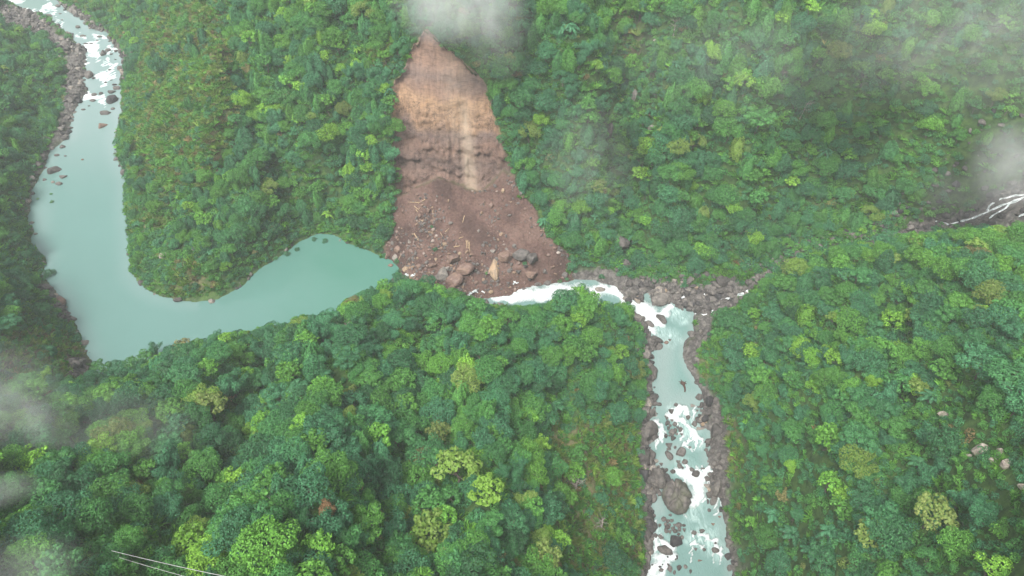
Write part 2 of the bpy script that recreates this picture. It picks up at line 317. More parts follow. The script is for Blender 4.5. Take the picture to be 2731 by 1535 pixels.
class N:
    """small node-tree writer"""
    def __init__(s, name):
        s.m = bpy.data.materials.new(name); s.m.use_nodes = True; s.t = s.m.node_tree; s.t.nodes.clear()
        s.out = s.t.nodes.new('ShaderNodeOutputMaterial')
    def n(s, typ, **kw):
        nd = s.t.nodes.new('ShaderNode' + typ)
        for k, v in kw.items():
            if k.startswith('i_'): nd.inputs[int(k[2:])].default_value = v
            else: setattr(nd, k, v)
        return nd
    def l(s, a, b): s.t.links.new(a, b)
    def mixc(s, f, a, b, bt='MIX'):
        m = s.n('Mix', data_type='RGBA', blend_type=bt)
        for inp, val in ((m.inputs[0], f), (m.inputs[6], a), (m.inputs[7], b)):
            if isinstance(val, (int, float)): inp.default_value = val
            elif isinstance(val, tuple): inp.default_value = (*val, 1)
            else: s.l(val, inp)
        return m.outputs[2]
    def math(s, op, a, b=0.0, c=None, clamp=False):
        m = s.n('Math', operation=op, use_clamp=clamp)
        for i, val in enumerate((a, b) if c is None else (a, b, c)):
            if isinstance(val, (int, float)): m.inputs[i].default_value = val
            else: s.l(val, m.inputs[i])
        return m.outputs[0]
    def attr(s, name, typ='GEOMETRY', out=2):
        return s.n('Attribute', attribute_name=name, attribute_type=typ).outputs[out]
    def noise(s, scale, detail=4, rough=.55, vec=None, dist=0):
        nd = s.n('TexNoise'); nd.inputs['Scale'].default_value = scale; nd.inputs['Detail'].default_value = detail; nd.inputs['Roughness'].default_value = rough
        nd.inputs['Distortion'].default_value = dist
        if vec is not None: s.l(vec, nd.inputs['Vector'])
        return nd.outputs[0]
    def ramp(s, f, stops, interp='LINEAR'):
        r = s.n('ValToRGB'); r.color_ramp.interpolation = interp; el = r.color_ramp.elements
        while len(el) < len(stops): el.new(.5)
        for e, (p, c) in zip(el, stops):
            e.position = p; e.color = (*c, 1) if len(c) == 3 else c
        s.l(f, r.inputs[0]); return r.outputs[0]
    def pos(s, sc=(1, 1, 1)):
        g = s.n('NewGeometry'); m = s.n('Mapping'); m.inputs['Scale'].default_value = sc; s.l(g.outputs['Position'], m.inputs[0]); return m.outputs[0]
    def objc(s, sc=(1, 1, 1)):
        g = s.n('TexCoord'); m = s.n('Mapping'); m.inputs['Scale'].default_value = sc; s.l(g.outputs['Object'], m.inputs[0]); return m.outputs[0]
    def bsdf(s, col, rough=.8, bump=None, dist=.3, strength=.8, spec=.3):
        b = s.n('BsdfPrincipled')
        for inp, val in (('Base Color', col), ('Roughness', rough), ('Specular IOR Level', spec)):
            if isinstance(val, (int, float)): b.inputs[inp].default_value = val
            elif isinstance(val, tuple): b.inputs[inp].default_value = (*val, 1)
            else: s.l(val, b.inputs[inp])
        if bump is not None:
            bp = s.n('Bump'); bp.inputs['Distance'].default_value = dist; bp.inputs['Strength'].default_value = strength
            s.l(bump, bp.inputs['Height']); s.l(bp.outputs[0], b.inputs['Normal'])
        return b
    def done(s, sh): s.l(sh.outputs[0] if hasattr(sh, 'outputs') else sh, s.out.inputs[0]); return s.m

# ------------------------------------------------------------------ ground
def mat_ground():
    n = N('hillside_ground')
    p = n.pos()
    veg = n.ramp(n.noise(.35, 6, .6, p), [(.30, (.022, .045, .016)), (.5, (.045, .09, .026)), (.68, (.075, .135, .034))])
    soil = n.ramp(n.noise(.5, 6, .6, p), [(.3, (.05, .085, .028)), (.48, (.095, .105, .045)), (.6, (.14, .115, .065)), (.72, (.075, .125, .036))])
    c = n.mixc(n.math('MULTIPLY', n.attr('soil'), .95), veg, soil)
    rk = n.ramp(n.noise(.42, 8, .62, p, .6), [(.3, (.038, .035, .034)), (.5, (.095, .088, .082)), (.66, (.18, .168, .152)), (.8, (.10, .11, .06))])
    crk = n.n('TexVoronoi', feature='DISTANCE_TO_EDGE'); crk.inputs['Scale'].default_value = .33
    dv = n.n('VectorMath', operation='ADD'); n.l(p, dv.inputs[0]); nz = n.n('TexNoise'); nz.inputs['Scale'].default_value = .25; n.l(p, nz.inputs['Vector'])
    sc_ = n.n('VectorMath', operation='SCALE'); sc_.inputs['Scale'].default_value = 4; n.l(nz.outputs[1], sc_.inputs[0]); n.l(sc_.outputs[0], dv.inputs[1]); n.l(dv.outputs[0], crk.inputs['Vector'])
    ck = n.math('MULTIPLY', n.math('LESS_THAN', crk.outputs[0], .035), .5)
    rk = n.mixc(ck, rk, (.04, .037, .035))
    c = n.mixc(n.attr('rock'), c, rk)
    # rubble
    db = n.ramp(n.noise(.9, 8, .68, p, .3), [(.28, (.085, .064, .056)), (.45, (.150, .113, .098)), (.6, (.195, .150, .130)), (.75, (.27, .22, .195))])
    big = n.ramp(n.noise(.06, 4, .6, p), [(.38, (.40, .33, .32)), (.5, (.62, .50, .475)), (.62, (.78, .66, .62))])
    db = n.mixc(1.0, db, big, 'MULTIPLY')
    c = n.mixc(n.attr('debris'), c, db)
    # bedded rock face
    band = n.attr('band')
    fc = n.ramp(band, [(0.0, (.165, .122, .104)), (.10, (.20, .150, .130)), (.19, (.155, .125, .115)), (.28, (.215, .158, .132)), (.36, (.165, .135, .125)), (.41, (.30, .220, .155)),
                       (.53, (.35, .26, .18)), (.58, (.25, .185, .148)), (.64, (.205, .17, .158)), (.72, (.255, .190, .155)), (.85, (.225, .170, .148)), (1.0, (.26, .185, .150))])
    fck = n.n('TexVoronoi', feature='DISTANCE_TO_EDGE'); fck.inputs['Scale'].default_value = 1.0
    fv = n.n('VectorMath', operation='ADD'); n.l(n.pos((.42, .2, .62)), fv.inputs[0]); fz = n.n('TexNoise'); fz.inputs['Scale'].default_value = .5; fz.inputs['Detail'].default_value = 5; n.l(n.pos(), fz.inputs['Vector'])
    fs = n.n('VectorMath', operation='SCALE'); fs.inputs['Scale'].default_value = 2.4; n.l(fz.outputs[1], fs.inputs[0]); n.l(fs.outputs[0], fv.inputs[1]); n.l(fv.outputs[0], fck.inputs['Vector'])
    fckm = n.math('MULTIPLY', n.math('MULTIPLY', n.math('LESS_THAN', fck.outputs[0], .045), n.math('LESS_THAN', band, .5)), n.ramp(n.noise(.3, 3, .5, n.pos()), [(.42, (0, 0, 0)), (.56, (.75, .75, .75))]))
    fc = n.mixc(fckm, fc, (.06, .05, .05))
    st = n.noise(1.0, 7, .65, n.pos((.75, .3, .10)), .5)
    st2 = n.noise(1.0, 8, .7, n.pos((.25, .3, .9)), .8)
    fc = n.mixc(.8, fc, n.ramp(st, [(.3, (.48, .45, .46)), (.5, (.84, .82, .83)), (.7, (1.08, 1.02, .95))]), 'MULTIPLY')
    fc = n.mixc(.7, fc, n.ramp(st2, [(.35, (.45, .43, .45)), (.5, (.95, .95, .95)), (.66, (1.2, 1.12, 1.04))]), 'MULTIPLY')
    fc = n.mixc(1.0, fc, (.93, .845, .78), 'MULTIPLY')
    fc = n.mixc(n.attr('wash'), fc, (.34, .275, .205))
    c = n.mixc(n.attr('face'), c, fc)
    h = n.math('ADD', n.noise(1.4, 8, .7, p), n.math('MULTIPLY', n.noise(.5, 5, .6, p), 1.6))
    return n.done(n.bsdf(c, .93, h, .9, .55, .15))
NYv, NXv = X.shape
idx = np.arange(NYv * NXv).reshape(NYv, NXv)
FQ = np.stack([idx[:-1, :-1], idx[:-1, 1:], idx[1:, 1:], idx[1:, :-1]], -1).reshape(-1, 4)
band = np.clip((Z - 22) / 82 + .035 * (fbm(X / 14, Z / 9, 3, 61) - .5) * 2 + X * .0011 + (vnoise(X / 7, Z / 7, 62) - .5) * .06, 0, 1)
wash = np.exp(-((PU - (1168 + (PV - 300) * .10)) / 17.0) ** 2) * sst(200, 330, PV) * face_m * (.35 + .5 * fbm(X / 1.3, Z / 10, 3, 64))
wash = np.maximum(wash, .35 * np.exp(-((PU - 1150) / 35.0) ** 2) * face_m * sst(420, 300, PV) * fbm(X / 2, Z / 14, 3, 65))
gm = mesh_np('hillside', np.stack([VX, VY, VZ], -1).reshape(-1, 3), FQ, dict(rock=rock_m.ravel(), debris=deb_m.ravel(), face=face_m.ravel(), soil=soil_m.ravel(), band=band.ravel(), wash=wash.ravel()), True, [mat_ground()])
tag(link(bpy.data.objects.new('hillside', gm)), 'steep river gorge hillsides with a bare landslide scar', kind='structure')

# ------------------------------------------------------------------ water
FOAM = [ # photo position, radius, strength
 [(1236,752,9),(1262,752,9),(1300,745,14),(1340,740,17),(1380,738,22),(1440,735,24),(1480,740,22),(1530,728,12),(1548,728,11),(1560,745,10),(1582,762,12),(1600,775,17)],
 [(1600,772,17),(1625,785,24),(1650,800,22),(1665,812,12)],[(1655,800,10),(1675,785,11),(1690,773,7)],[(1615,800,12),(1640,825,14)],
 [(1713,1018,7),(1706,1030,9),(1697,1044,8)],[(1682,1045,6),(1700,1050,7),(1719,1062,7)],[(1726,1020,6),(1728,1040,8),(1735,1052,6)],[(1728,1072,4),(1738,1082,7),(1750,1094,7),(1765,1103,5)],
 [(1650,1058,7),(1656,1070,6)],[(1668,1066,6),(1662,1082,8),(1666,1100,5),(1669,1112,3)],
 [(1700,1180,9),(1720,1190,13),(1748,1205,17),(1757,1226,19),(1753,1250,16),(1746,1272,10)],[(1729,1170,5),(1731,1190,9)],[(1783,1176,6),(1770,1195,11),(1760,1215,16)],[(1776,1205,8),(1768,1225,10)],
 [(1664,1215,4),(1656,1234,5)],[(1655,1307,3),(1649,1318,5),(1650,1330,3)],[(1643,1348,5),(1648,1365,6),(1650,1380,5)],[(1666,1360,7),(1680,1372,7),(1693,1382,5)],
 [(1655,1400,12),(1670,1398,15),(1692,1405,12)],[(1660,1415,14),(1645,1430,13),(1632,1445,10)],[(1680,1420,11),(1668,1443,12),(1640,1455,12),(1660,1480,14)],
 [(1735,1340,4),(1738,1350,4)],[(1757,1344,4),(1775,1342,4),(1783,1358,4),(1799,1358,6),(1803,1376,5),(1812,1392,3)],
 [(20,2,8),(52,4,7)],[(112,14,6),(104,29,6)],[(212,118,5),(240,108,9),(235,138,9),(222,120,6)],[(240,88,6),(268,96,4)],[(270,118,5),(292,122,5)],[(245,192,6),(270,184,7),(261,203,7),(285,195,4)],
 [(210,244,7),(222,238,8),(240,245,7),(258,240,7),(261,260,6)],[(140,22,5),(120,10,6)],[(190,85,4),(210,95,4)],[(268,150,4),(280,165,4)]]
rf = random.Random(91)
for (a_, b_, c_, d_, n_) in ((1690,1765,1010,1112,22),(1700,1790,1165,1285,22),(1636,1700,1335,1460,20),(1730,1815,1335,1400,9),(208,305,80,272,12),(1640,1672,1050,1110,8),(20,200,0,80,14),(1800,1830,1180,1300,5)):
    for _ in range(n_):
        u_, v_ = rf.uniform(a_, b_), rf.uniform(c_, d_); FOAM.append([(u_, v_, rf.uniform(1.2, 3)), (u_ + rf.uniform(-9, 9), v_ + rf.uniform(4, 14), rf.uniform(1.5, 4)), (u_ + rf.uniform(-12, 12), v_ + rf.uniform(12, 26), 1.5)])
STREAK = [[(1700,1030,20),(1730,1060,30),(1740,1100,25)],[(1720,1180,30),(1755,1240,32),(1750,1300,28)],[(1650,1330,18),(1665,1380,30),(1650,1440,32)],[(1770,1345,40),(1800,1390,25)],[(1728,1072,10),(1745,1095,15),(1760,1120,16)],[(1700,1060,10),(1730,1100,12)],[(1748,1270,15),(1740,1300,14)],[(1640,830,20),(1690,850,25)],[(1560,740,18),(1530,735,14)],[(1690,780,20),(1715,800,18)],
 [(1790,1360,25),(1740,1355,25)],[(245,130,25),(250,200,25),(240,245,25)],[(120,20,20),(180,60,20)]]
def foamfield(X, Y, Z):
    u, v, _ = PROJ(X, Y, Z); f = np.zeros(X.shape); g = np.zeros(X.shape); u = u + (fbm(X / 4, Y / 4, 3, 201) - .5) * 22; v = v + (fbm(X / 4, Y / 4, 3, 202) - .5) * 22
    for L, dst, k in ((FOAM, 0, 1), (STREAK, 1, 1)):
        for pl in L:
            P = np.array(pl, float)
            sel = (u > P[:,0].min()-60) & (u < P[:,0].max()+60) & (v > P[:,1].min()-60) & (v < P[:,1].max()+60)
            if not sel.any(): continue
            if len(P) == 1: P = np.r_[P, P]
            d, kk = segdist(u[sel], v[sel] * 1.0, P); r = np.interp(kk, np.arange(len(P)), P[:, 2])
            val = 1 - d / (r * 1.3)
            if dst: g[sel] = np.maximum(g[sel], np.clip(val, 0, 1))
            else: f[sel] = np.maximum(f[sel], np.clip(val * 1.1 + .25, 0, 1))
    return f, g
def mat_water(name, deep, pale, still):
    n = N(name); p = n.pos()
    col = n.mixc(n.attr('jade'), deep, (.058, .165, .122))
    col = n.mixc(n.attr('shal'), col, pale)
    col = n.mixc(n.math('MULTIPLY', n.noise(.035, 4, .6, p, .5), .5), col, tuple(min(1, c * 1.25) for c in deep))
    if not still:
        cur = n.noise(1.0, 7, .65, n.pos((.55, .16, .3)), 1.5)
        col = n.mixc(n.math('MULTIPLY', n.attr('streak'), n.ramp(cur, [(.38, (0, 0, 0)), (.66, (.8, .8, .8))])), col, (.50, .62, .60))
    fn = n.math('ADD', n.math('MULTIPLY_ADD', n.noise(.42, 9, .75, n.pos((1, .6, 1)), 1.4), 2.7, -1.35), n.math('MULTIPLY_ADD', n.noise(2.2, 5, .75, p, .8), 1.3, -.65))
    fm = n.math('MULTIPLY', n.math('ADD', n.math('MULTIPLY_ADD', n.attr('foam'), 1.8, -.62), fn), .9 if still else 1.0, clamp=True)
    fm = n.math('MULTIPLY', fm, n.math('GREATER_THAN', n.attr('foam'), .01))
    fcol = n.ramp(n.noise(1.3, 6, .7, p, .8), [(.32, (.40, .47, .47)), (.5, (.60, .64, .64)), (.62, (.74, .76, .76))])
    col = n.mixc(fm, col, fcol)
    h = n.math('ADD', n.math('MULTIPLY', n.noise(.9 if still else 1.6, 4, .6, n.pos((1, .5, 1)), .4), .10 if still else .35), n.math('MULTIPLY', n.math('MULTIPLY', fm, n.noise(1.5, 6, .7, p)), .9))
    b = n.bsdf(col, n.math('MULTIPLY_ADD', fm, .5, .16 if still else .22), h, .5 if still else .9, .35 if still else .8, .5)
    return n.done(b)
MW_lake = mat_water('milky_lake_water', (.088, .176, .156), (.20, .258, .252), True)
MW_riv = mat_water('rapid_river_water', (.120, .208, .190), (.24, .275, .265), False)
def water(name, sdf, wzf, x0, x1, y0, y1, st, mat, label, shallow):
    ax = np.arange(x0, x1, st); ay = np.arange(y0, y1, st); x, y = np.meshgrid(ax, ay); sd = sdf(x, y); wz = wzf(x, y) + 0 * x
    f, g = foamfield(x, y, wz)
    z = wz + f * ((fbm(x / 2.2, y / 2.2, 3, 90) - .35) * 1.1) + (g > 0) * (fbm(x / 3, y / 3, 2, 91) - .5) * .15
    dep = np.clip(-sd, 0, 50)
    sh = shallow(x, y, sd)
    still_ = 1.0 if name == 'lake_water' else 0.0
    i = np.arange(x.size).reshape(x.shape); q = np.stack([i[:-1, :-1], i[:-1, 1:], i[1:, 1:], i[1:, :-1]], -1).reshape(-1, 4)
    keep = (sd.ravel()[q] < 3.0).all(1); q = q[keep]; used = np.unique(q); re = -np.ones(x.size, int); re[used] = np.arange(len(used))
    V = np.stack([x, y, z], -1).reshape(-1, 3)[used]
    me = mesh_np(name, V, re[q], dict(foam=f.ravel()[used], streak=g.ravel()[used], shal=sh.ravel()[used], jade=(np.clip(sst(430, 950, PROJ(x, y, 0 * x)[0]), 0, 1) * still_ + 0 * x).ravel()[used]), True, [mat])
    return tag(link(bpy.data.objects.new(name, me)), label, kind='structure')
def sh_lake(x, y, sd):
    u, v, _ = PROJ(x, y, 0 * x); a = sst(520, 250, v) * .75 * (u < 600); b = sst(-10, 0, sd) * .35; c = .4 * sst(60, 0, segdist(u, v, [(100, 450), (95, 560)])[0])
    return np.clip(np.maximum(a + b * (u < 500), c), 0, 1)
def sh_riv(x, y, sd):
    u, v, _ = PROJ(x, y, wz_river(x, y))
    a = .6 * sst(60, 0, segdist(u, v, [(1670, 880), (1660, 960), (1680, 1010), (1760, 1010)])[0]); b = .7 * sst(40, 0, segdist(u, v, [(1700, 1130), (1660, 1170), (1655, 1280)])[0])
    c = .6 * sst(25, 0, segdist(u, v, [(1795, 1260), (1815, 1300)])[0]); return np.clip(np.maximum(np.maximum(a, b), np.maximum(c, .5 * sst(-5, 0, sd))), 0, 1)
water('lake_water', lambda x, y: sdist(x, y, LAKE), wz_lake, -620, -40, 175, 760, 1.6, MW_lake, 'milky turquoise water held back by the landslide', sh_lake)
water('river_water', lambda x, y: sdist(x, y, RIVER), wz_river, -30, 115, 55, 262, .6, MW_riv, 'pale green river with white rapids below the landslide', sh_riv)
def mat_cascade():
    n = N('white_cascade_water'); p = n.pos()
    f = n.noise(1.0, 7, .7, n.pos((.35, 1.2, .5)), 1.0)
    c = n.ramp(f, [(.40, (.16, .19, .185)), (.5, (.5, .55, .55)), (.60, (.86, .88, .88))])
    return n.done(n.bsdf(c, .45, f, .6, .8, .4))
M_CASC = mat_cascade()
def ribbon(name, pts, ws, label, seed=0, parent=None, res=.6, kind='structure'):
    P = [np.array(p, float) for p in pts]; out = []; wo = []
    for i in range(len(P) - 1):
        k = max(2, int(np.linalg.norm(P[i+1] - P[i]) / res))
        for j in range(k):
            t = j / k; out.append(P[i] * (1 - t) + P[i+1] * t); wo.append(ws[i] * (1 - t) + ws[i+1] * t)
    out.append(P[-1]); wo.append(ws[-1]); out = np.array(out); wo = np.array(wo); n = len(out)
    T = np.gradient(out[:, :2], axis=0); T /= np.linalg.norm(T, axis=1)[:, None] + 1e-9; Nn = np.stack([-T[:, 1], T[:, 0]], 1)
    M = 7; s = np.arange(n) * res
    V = []
    for k in range(M):
        a = (k / (M - 1)) * 2 - 1
        wob_ = 1 + .5 * (vnoise(s / 1.7 + seed, np.full(n, k > 3) * 9.0, seed) - .5) * 2
        xy = out[:, :2] + Nn * (a * wo * wob_)[:, None]
        z = out[:, 2] - .35 * abs(a) ** 3 + .45 * (fbm(xy[:, 0] * .8, xy[:, 1] * .8, 2, seed + 3) - .3)
        V.append(np.c_[xy, z])
    V = np.stack(V, 1).reshape(-1, 3); i = np.arange(n * M).reshape(n, M)
    q = np.stack([i[:-1, :-1], i[1:, :-1], i[1:, 1:], i[:-1, 1:]], -1).reshape(-1, 4)
    me = mesh_np(name, V, q, None, True, [M_CASC]); return tag(link(bpy.data.objects.new(name, me)), label, kind=kind)
def water_strand(px, w, name, label, seed, lift=.35):
    pts = []
    for u, v in px:
        p, _ = hit(u, v); pts.append((p.x, p.y, p.z + lift))
    return ribbon(name, pts, [w * (.6 + .8 * random.random()) for _ in px], label, seed)
water_strand([(1712,752),(1724,743),(1745,737),(1759,733),(1772,738),(1782,746)], .8, 'stream_water', 'thin white stream entering the pool over boulders', 1)
water_strand([(1782,746),(1801,751),(1815,755)], .6, 'stream_water', 'thin white stream threading between dark boulders', 2)
water_strand([(1819,757),(1837,753),(1863,743),(1885,735)], 2.6, 'stream_water', 'short white chute where the side stream drops to the pool', 3)
water_strand([(1806,757),(1798,772),(1790,787),(1770,792),(1748,789)], .5, 'stream_water', 'thin white trickle round the dark rock heap', 4)
for i, (px, w) in enumerate([([(2352,559),(2375,562),(2388,567),(2400,562),(2425,557),(2448,551),(2469,541),(2498,528),(2519,518),(2545,510),(2580,495),(2640,480)], .75),
        ([(2482,534),(2487,520),(2500,510),(2519,503),(2540,498)], .5),([(2486,552),(2500,540),(2524,528),(2540,512)], .45),([(2530,500),(2555,492),(2576,492)], .7),([(2560,545),(2576,540),(2600,535)], .6)]):
    water_strand(px, w, 'stream_water', 'white cascade of the side stream coming down dark rocks', 10 + i, .5)
for i, (px, w) in enumerate([([(1020,690),(1031,694),(1045,692)], .8),([(1178,745),(1186,737),(1198,731),(1203,737)], .7),([(1212,733),(1220,738)], .6),([(1292,709),(1299,713),(1305,711)], .4),([(1290,716),(1297,708)], .3),([(1100,724),(1110,729)], .6)]):
    water_strand(px, w, 'stream_water', 'white water seeping out under the rubble dam', 30 + i, .45)

# ------------------------------------------------------------------ vegetation forms
TONES = [(0.0, (0.0255, 0.0796, 0.0299)), (0.12, (0.0365, 0.1224, 0.0449)), (0.25, (0.0529, 0.1816, 0.0848)), (0.38, (0.0602, 0.1989, 0.0524)), (0.52, (0.0894, 0.2448, 0.0425)), (0.64, (0.1186, 0.2958, 0.0402)), (0.74, (0.1949, 0.3876, 0.0447)), (0.82, (0.1539, 0.2193, 0.0559)), (0.9, (0.19, 0.165, 0.065)), (1.0, (0.27, 0.15, 0.08))]
def mat_leaf(name, rough=.6, isl=.35, trans=.25):
    n = N(name); t = n.attr('tint', 'INSTANCER')
    oi = n.n('ObjectInfo'); g = n.n('NewGeometry')
    t2 = n.math('ADD', t, n.math('MULTIPLY_ADD', g.outputs['Random Per Island'], .06, -.03))
    c = n.ramp(t2, TONES)
    br = n.math('MULTIPLY_ADD', g.outputs['Random Per Island'], isl * 2, 1 - isl)
    br2 = n.math('MULTIPLY_ADD', oi.outputs['Random'], .36, .82)
    hsv = n.n('HueSaturation'); n.l(n.math('MULTIPLY', br, br2), hsv.inputs['Value']); n.l(c, hsv.inputs['Color'])
    b = n.bsdf(hsv.outputs[0], rough, spec=.25)
    tr = n.n('BsdfTranslucent'); n.l(hsv.outputs[0], tr.inputs['Color']); mx = n.n('MixShader'); mx.inputs[0].default_value = trans
    n.l(b.outputs[0], mx.inputs[1]); n.l(tr.outputs[0], mx.inputs[2]); return n.done(mx)
M_LEAF = mat_leaf('foliage')
def mat_plain(name, stops, scale=2.0, rough=.85, objsp=True):
    n = N(name); v = n.objc() if objsp else n.pos(); f = n.noise(scale, 5, .6, v); return n.done(n.bsdf(n.ramp(f, stops), rough, f, .05, .5, .2))
M_BARK = mat_plain('bark', [(.3, (.06, .05, .04)), (.7, (.16, .14, .115))])
def leaf_quads(C, Nn, L, Wd, rng, droop=.0, curl=.25):
    """diamond leaf clumps: centre, facing, length, width"""
    n = len(C); Nn = Nn / (np.linalg.norm(Nn, axis=1)[:, None] + 1e-9)
    r = rng.normal(size=(n, 3)); r[:, 2] -= droop * 2
    T = r - (r * Nn).sum(1)[:, None] * Nn; T /= np.linalg.norm(T, axis=1)[:, None] + 1e-9
    B = np.cross(Nn, T); L = np.asarray(L)[:, None]; Wd = np.asarray(Wd)[:, None]
    a = C - T * L * .5; b = C + B * Wd * .5 - Nn * Wd * curl * .3 + T * L * .05; c = C + T * L * .5 - Nn * L * curl * .5; d = C - B * Wd * .5 - Nn * Wd * curl * .3 + T * L * .05
    V = np.stack([a, b, c, d], 1).reshape(-1, 3); Fq = np.arange(n * 4).reshape(n, 4); return V, Fq
def tube(P, rad, seg=6):
    P = np.asarray(P, float); n = len(P); T = np.gradient(P, axis=0); T /= np.linalg.norm(T, axis=1)[:, None] + 1e-9
    ref = np.where(np.abs(T[:, 2:3]) > .9, np.array([[1., 0, 0]]), np.array([[0, 0, 1.]])); A = np.cross(T, ref); A /= np.linalg.norm(A, axis=1)[:, None] + 1e-9; B = np.cross(T, A)
    an = np.arange(seg) * 2 * np.pi / seg; ring = A[:, None, :] * np.cos(an)[None, :, None] + B[:, None, :] * np.sin(an)[None, :, None]
    V = (P[:, None, :] + ring * np.asarray(rad)[:, None, None]).reshape(-1, 3)
    i = np.arange(n * seg).reshape(n, seg); q = np.stack([i[:-1], np.roll(i[:-1], -1, 1), np.roll(i[1:], -1, 1), i[1:]], -1).reshape(-1, 4); return V, q
def join(parts):
    Vs, Fs, o = [], [], 0
    for v, f in parts: Vs.append(v); Fs.append(f + o); o += len(v)
    return np.concatenate(Vs), np.concatenate(Fs)
def dirs(n, rng, zmin=-1.0):
    z = rng.uniform(zmin, 1, n); a = rng.uniform(0, 2 * np.pi, n); r = np.sqrt(1 - z * z); return np.c_[r * np.cos(a), r * np.sin(a), z]
def trunk_of(rng, h, r, tips, lean=.6):
    top = np.array([rng.normal() * lean, rng.normal() * lean, h]); mid = top * .5 + np.array([rng.normal() * .3, rng.normal() * .3, 0]); base = np.array([0, 0, -2.5])
    parts = [tube([base, (0, 0, 0), mid, top], [r * 1.25, r, r * .75, r * .5], 6)]
    for t in tips:
        s = mid * .4 + top * .6; m = (s + t) / 2 + np.array([0, 0, -.4]); parts.append(tube([s, m, t], [r * .42, r * .27, r * .1], 4))
    return join(parts)
def crown_lobed(seed, Rr, Hh, h0, nl, leafL, dens=1.0, lobe=(.26, .42), droop=.2, flat=.75, noise_n=.45, base=-.35):
    """lobes of leaves over an uneven dome; returns crown geometry and limb tips"""
    rng = np.random.default_rng(seed); D = dirs(nl, rng, base)
    for _ in range(6):      # spread the lobes
        for i in range(nl):
            d = D[i] - D; l = np.linalg.norm(d, axis=1)[:, None] + 1e-3; D[i] += (d / l ** 3).sum(0) * .03 * 3 / nl
        D[:, 2] = np.maximum(D[:, 2], base); D /= np.linalg.norm(D, axis=1)[:, None]
    rr = rng.uniform(.55, .92, nl) ; Cn = D * rr[:, None] * np.array([Rr, Rr, Hh]) + np.array([0, 0, h0]); lr = rng.uniform(*lobe, nl) * Rr
    Cn = np.r_[Cn, [[0, 0, h0 + Hh * .45]]]; lr = np.r_[lr, lobe[1] * Rr]
    Cs, Ns = [], []
    for c, r in zip(Cn, lr):
        n = int(dens * 2 * np.pi * r * r * 1.5 / (leafL * leafL * .42)); d = dirs(n, rng, -.45)
        bump = 1 + .16 * np.sin(d[:, 0] * 7 + seed) * np.sin(d[:, 1] * 6) + rng.normal(size=n) * .07
        p = c + d * (r * bump)[:, None] * np.array([1, 1, flat]); q = (p - np.array([0, 0, h0])) / np.array([Rr, Rr, Hh])
        keep = np.ones(n, bool)
        for c2, r2 in zip(Cn, lr):
            if c2 is c: continue
            if np.allclose(c2, c): continue
            keep &= np.linalg.norm((p - c2) / np.array([1, 1, flat]), axis=1) > r2 * .82
        Cs.append(p[keep]); Ns.append((d + rng.normal(size=(n, 3)) * noise_n + np.array([0, 0, .35]))[keep])
    C = np.concatenate(Cs); Nm = np.concatenate(Ns); n = len(C)
    L = leafL * rng.uniform(.7, 1.3, n); return leaf_quads(C, Nm, L, L * rng.uniform(.5, .75, n), rng, droop), Cn
def make_dome(seed, Rr, Hh, h0, nl, leafL, **k):
    (V, Fq), Cn = crown_lobed(seed, Rr, Hh, h0, nl, leafL, **k); rng = np.random.default_rng(seed + 500)
    tips = Cn[rng.permutation(len(Cn))[:7]] - np.array([0, 0, .6]); return (V, Fq), trunk_of(rng, h0 * .75, .035 * Rr + .1, tips)
def make_bamboo(seed, n_st, Rr, h):
    """arching plumes with drooping leaf sprays"""
    rng = np.random.default_rng(seed); Cs, Ns, st = [], [], []
    for k in range(n_st):
        a = rng.uniform(0, 6.28); out = Rr * rng.uniform(.25, 1); hh = h * rng.uniform(.65, 1.05); s = np.array([rng.normal() * .5, rng.normal() * .5, -1.5])
        t = np.linspace(0, 1, 9)[:, None]; dirv = np.array([math.cos(a), math.sin(a), 0]); P = s + dirv * out * t ** 2 + np.array([0, 0, 1]) * (hh * np.sin(t * 1.75)) 
        st.append(tube(P, np.linspace(.11, .03, 9), 4))
        m = int(330); tt = rng.uniform(.38, 1, m); ci = P[np.minimum((tt * 8).astype(int), 8)] * (1 - (tt * 8 % 1))[:, None] + P[np.minimum((tt * 8).astype(int) + 1, 8)] * (tt * 8 % 1)[:, None]
        w = 1.35 * np.sin(np.clip((tt - .3) / .75, 0, 1) * np.pi) ** .6 + .15
        dd = dirs(m, rng); p = ci + dd * (w * rng.uniform(.4, 1, m))[:, None]; p[:, 2] -= rng.uniform(0, .5, m); Cs.append(p); Ns.append(dd + dirv * .5 + np.array([0, 0, .7]) + rng.normal(size=(m, 3)) * .35)
    C = np.concatenate(Cs); n = len(C); L = rng.uniform(.38, .75, n); return leaf_quads(C, np.concatenate(Ns), L, L * .42, rng, .9, .4), join(st)
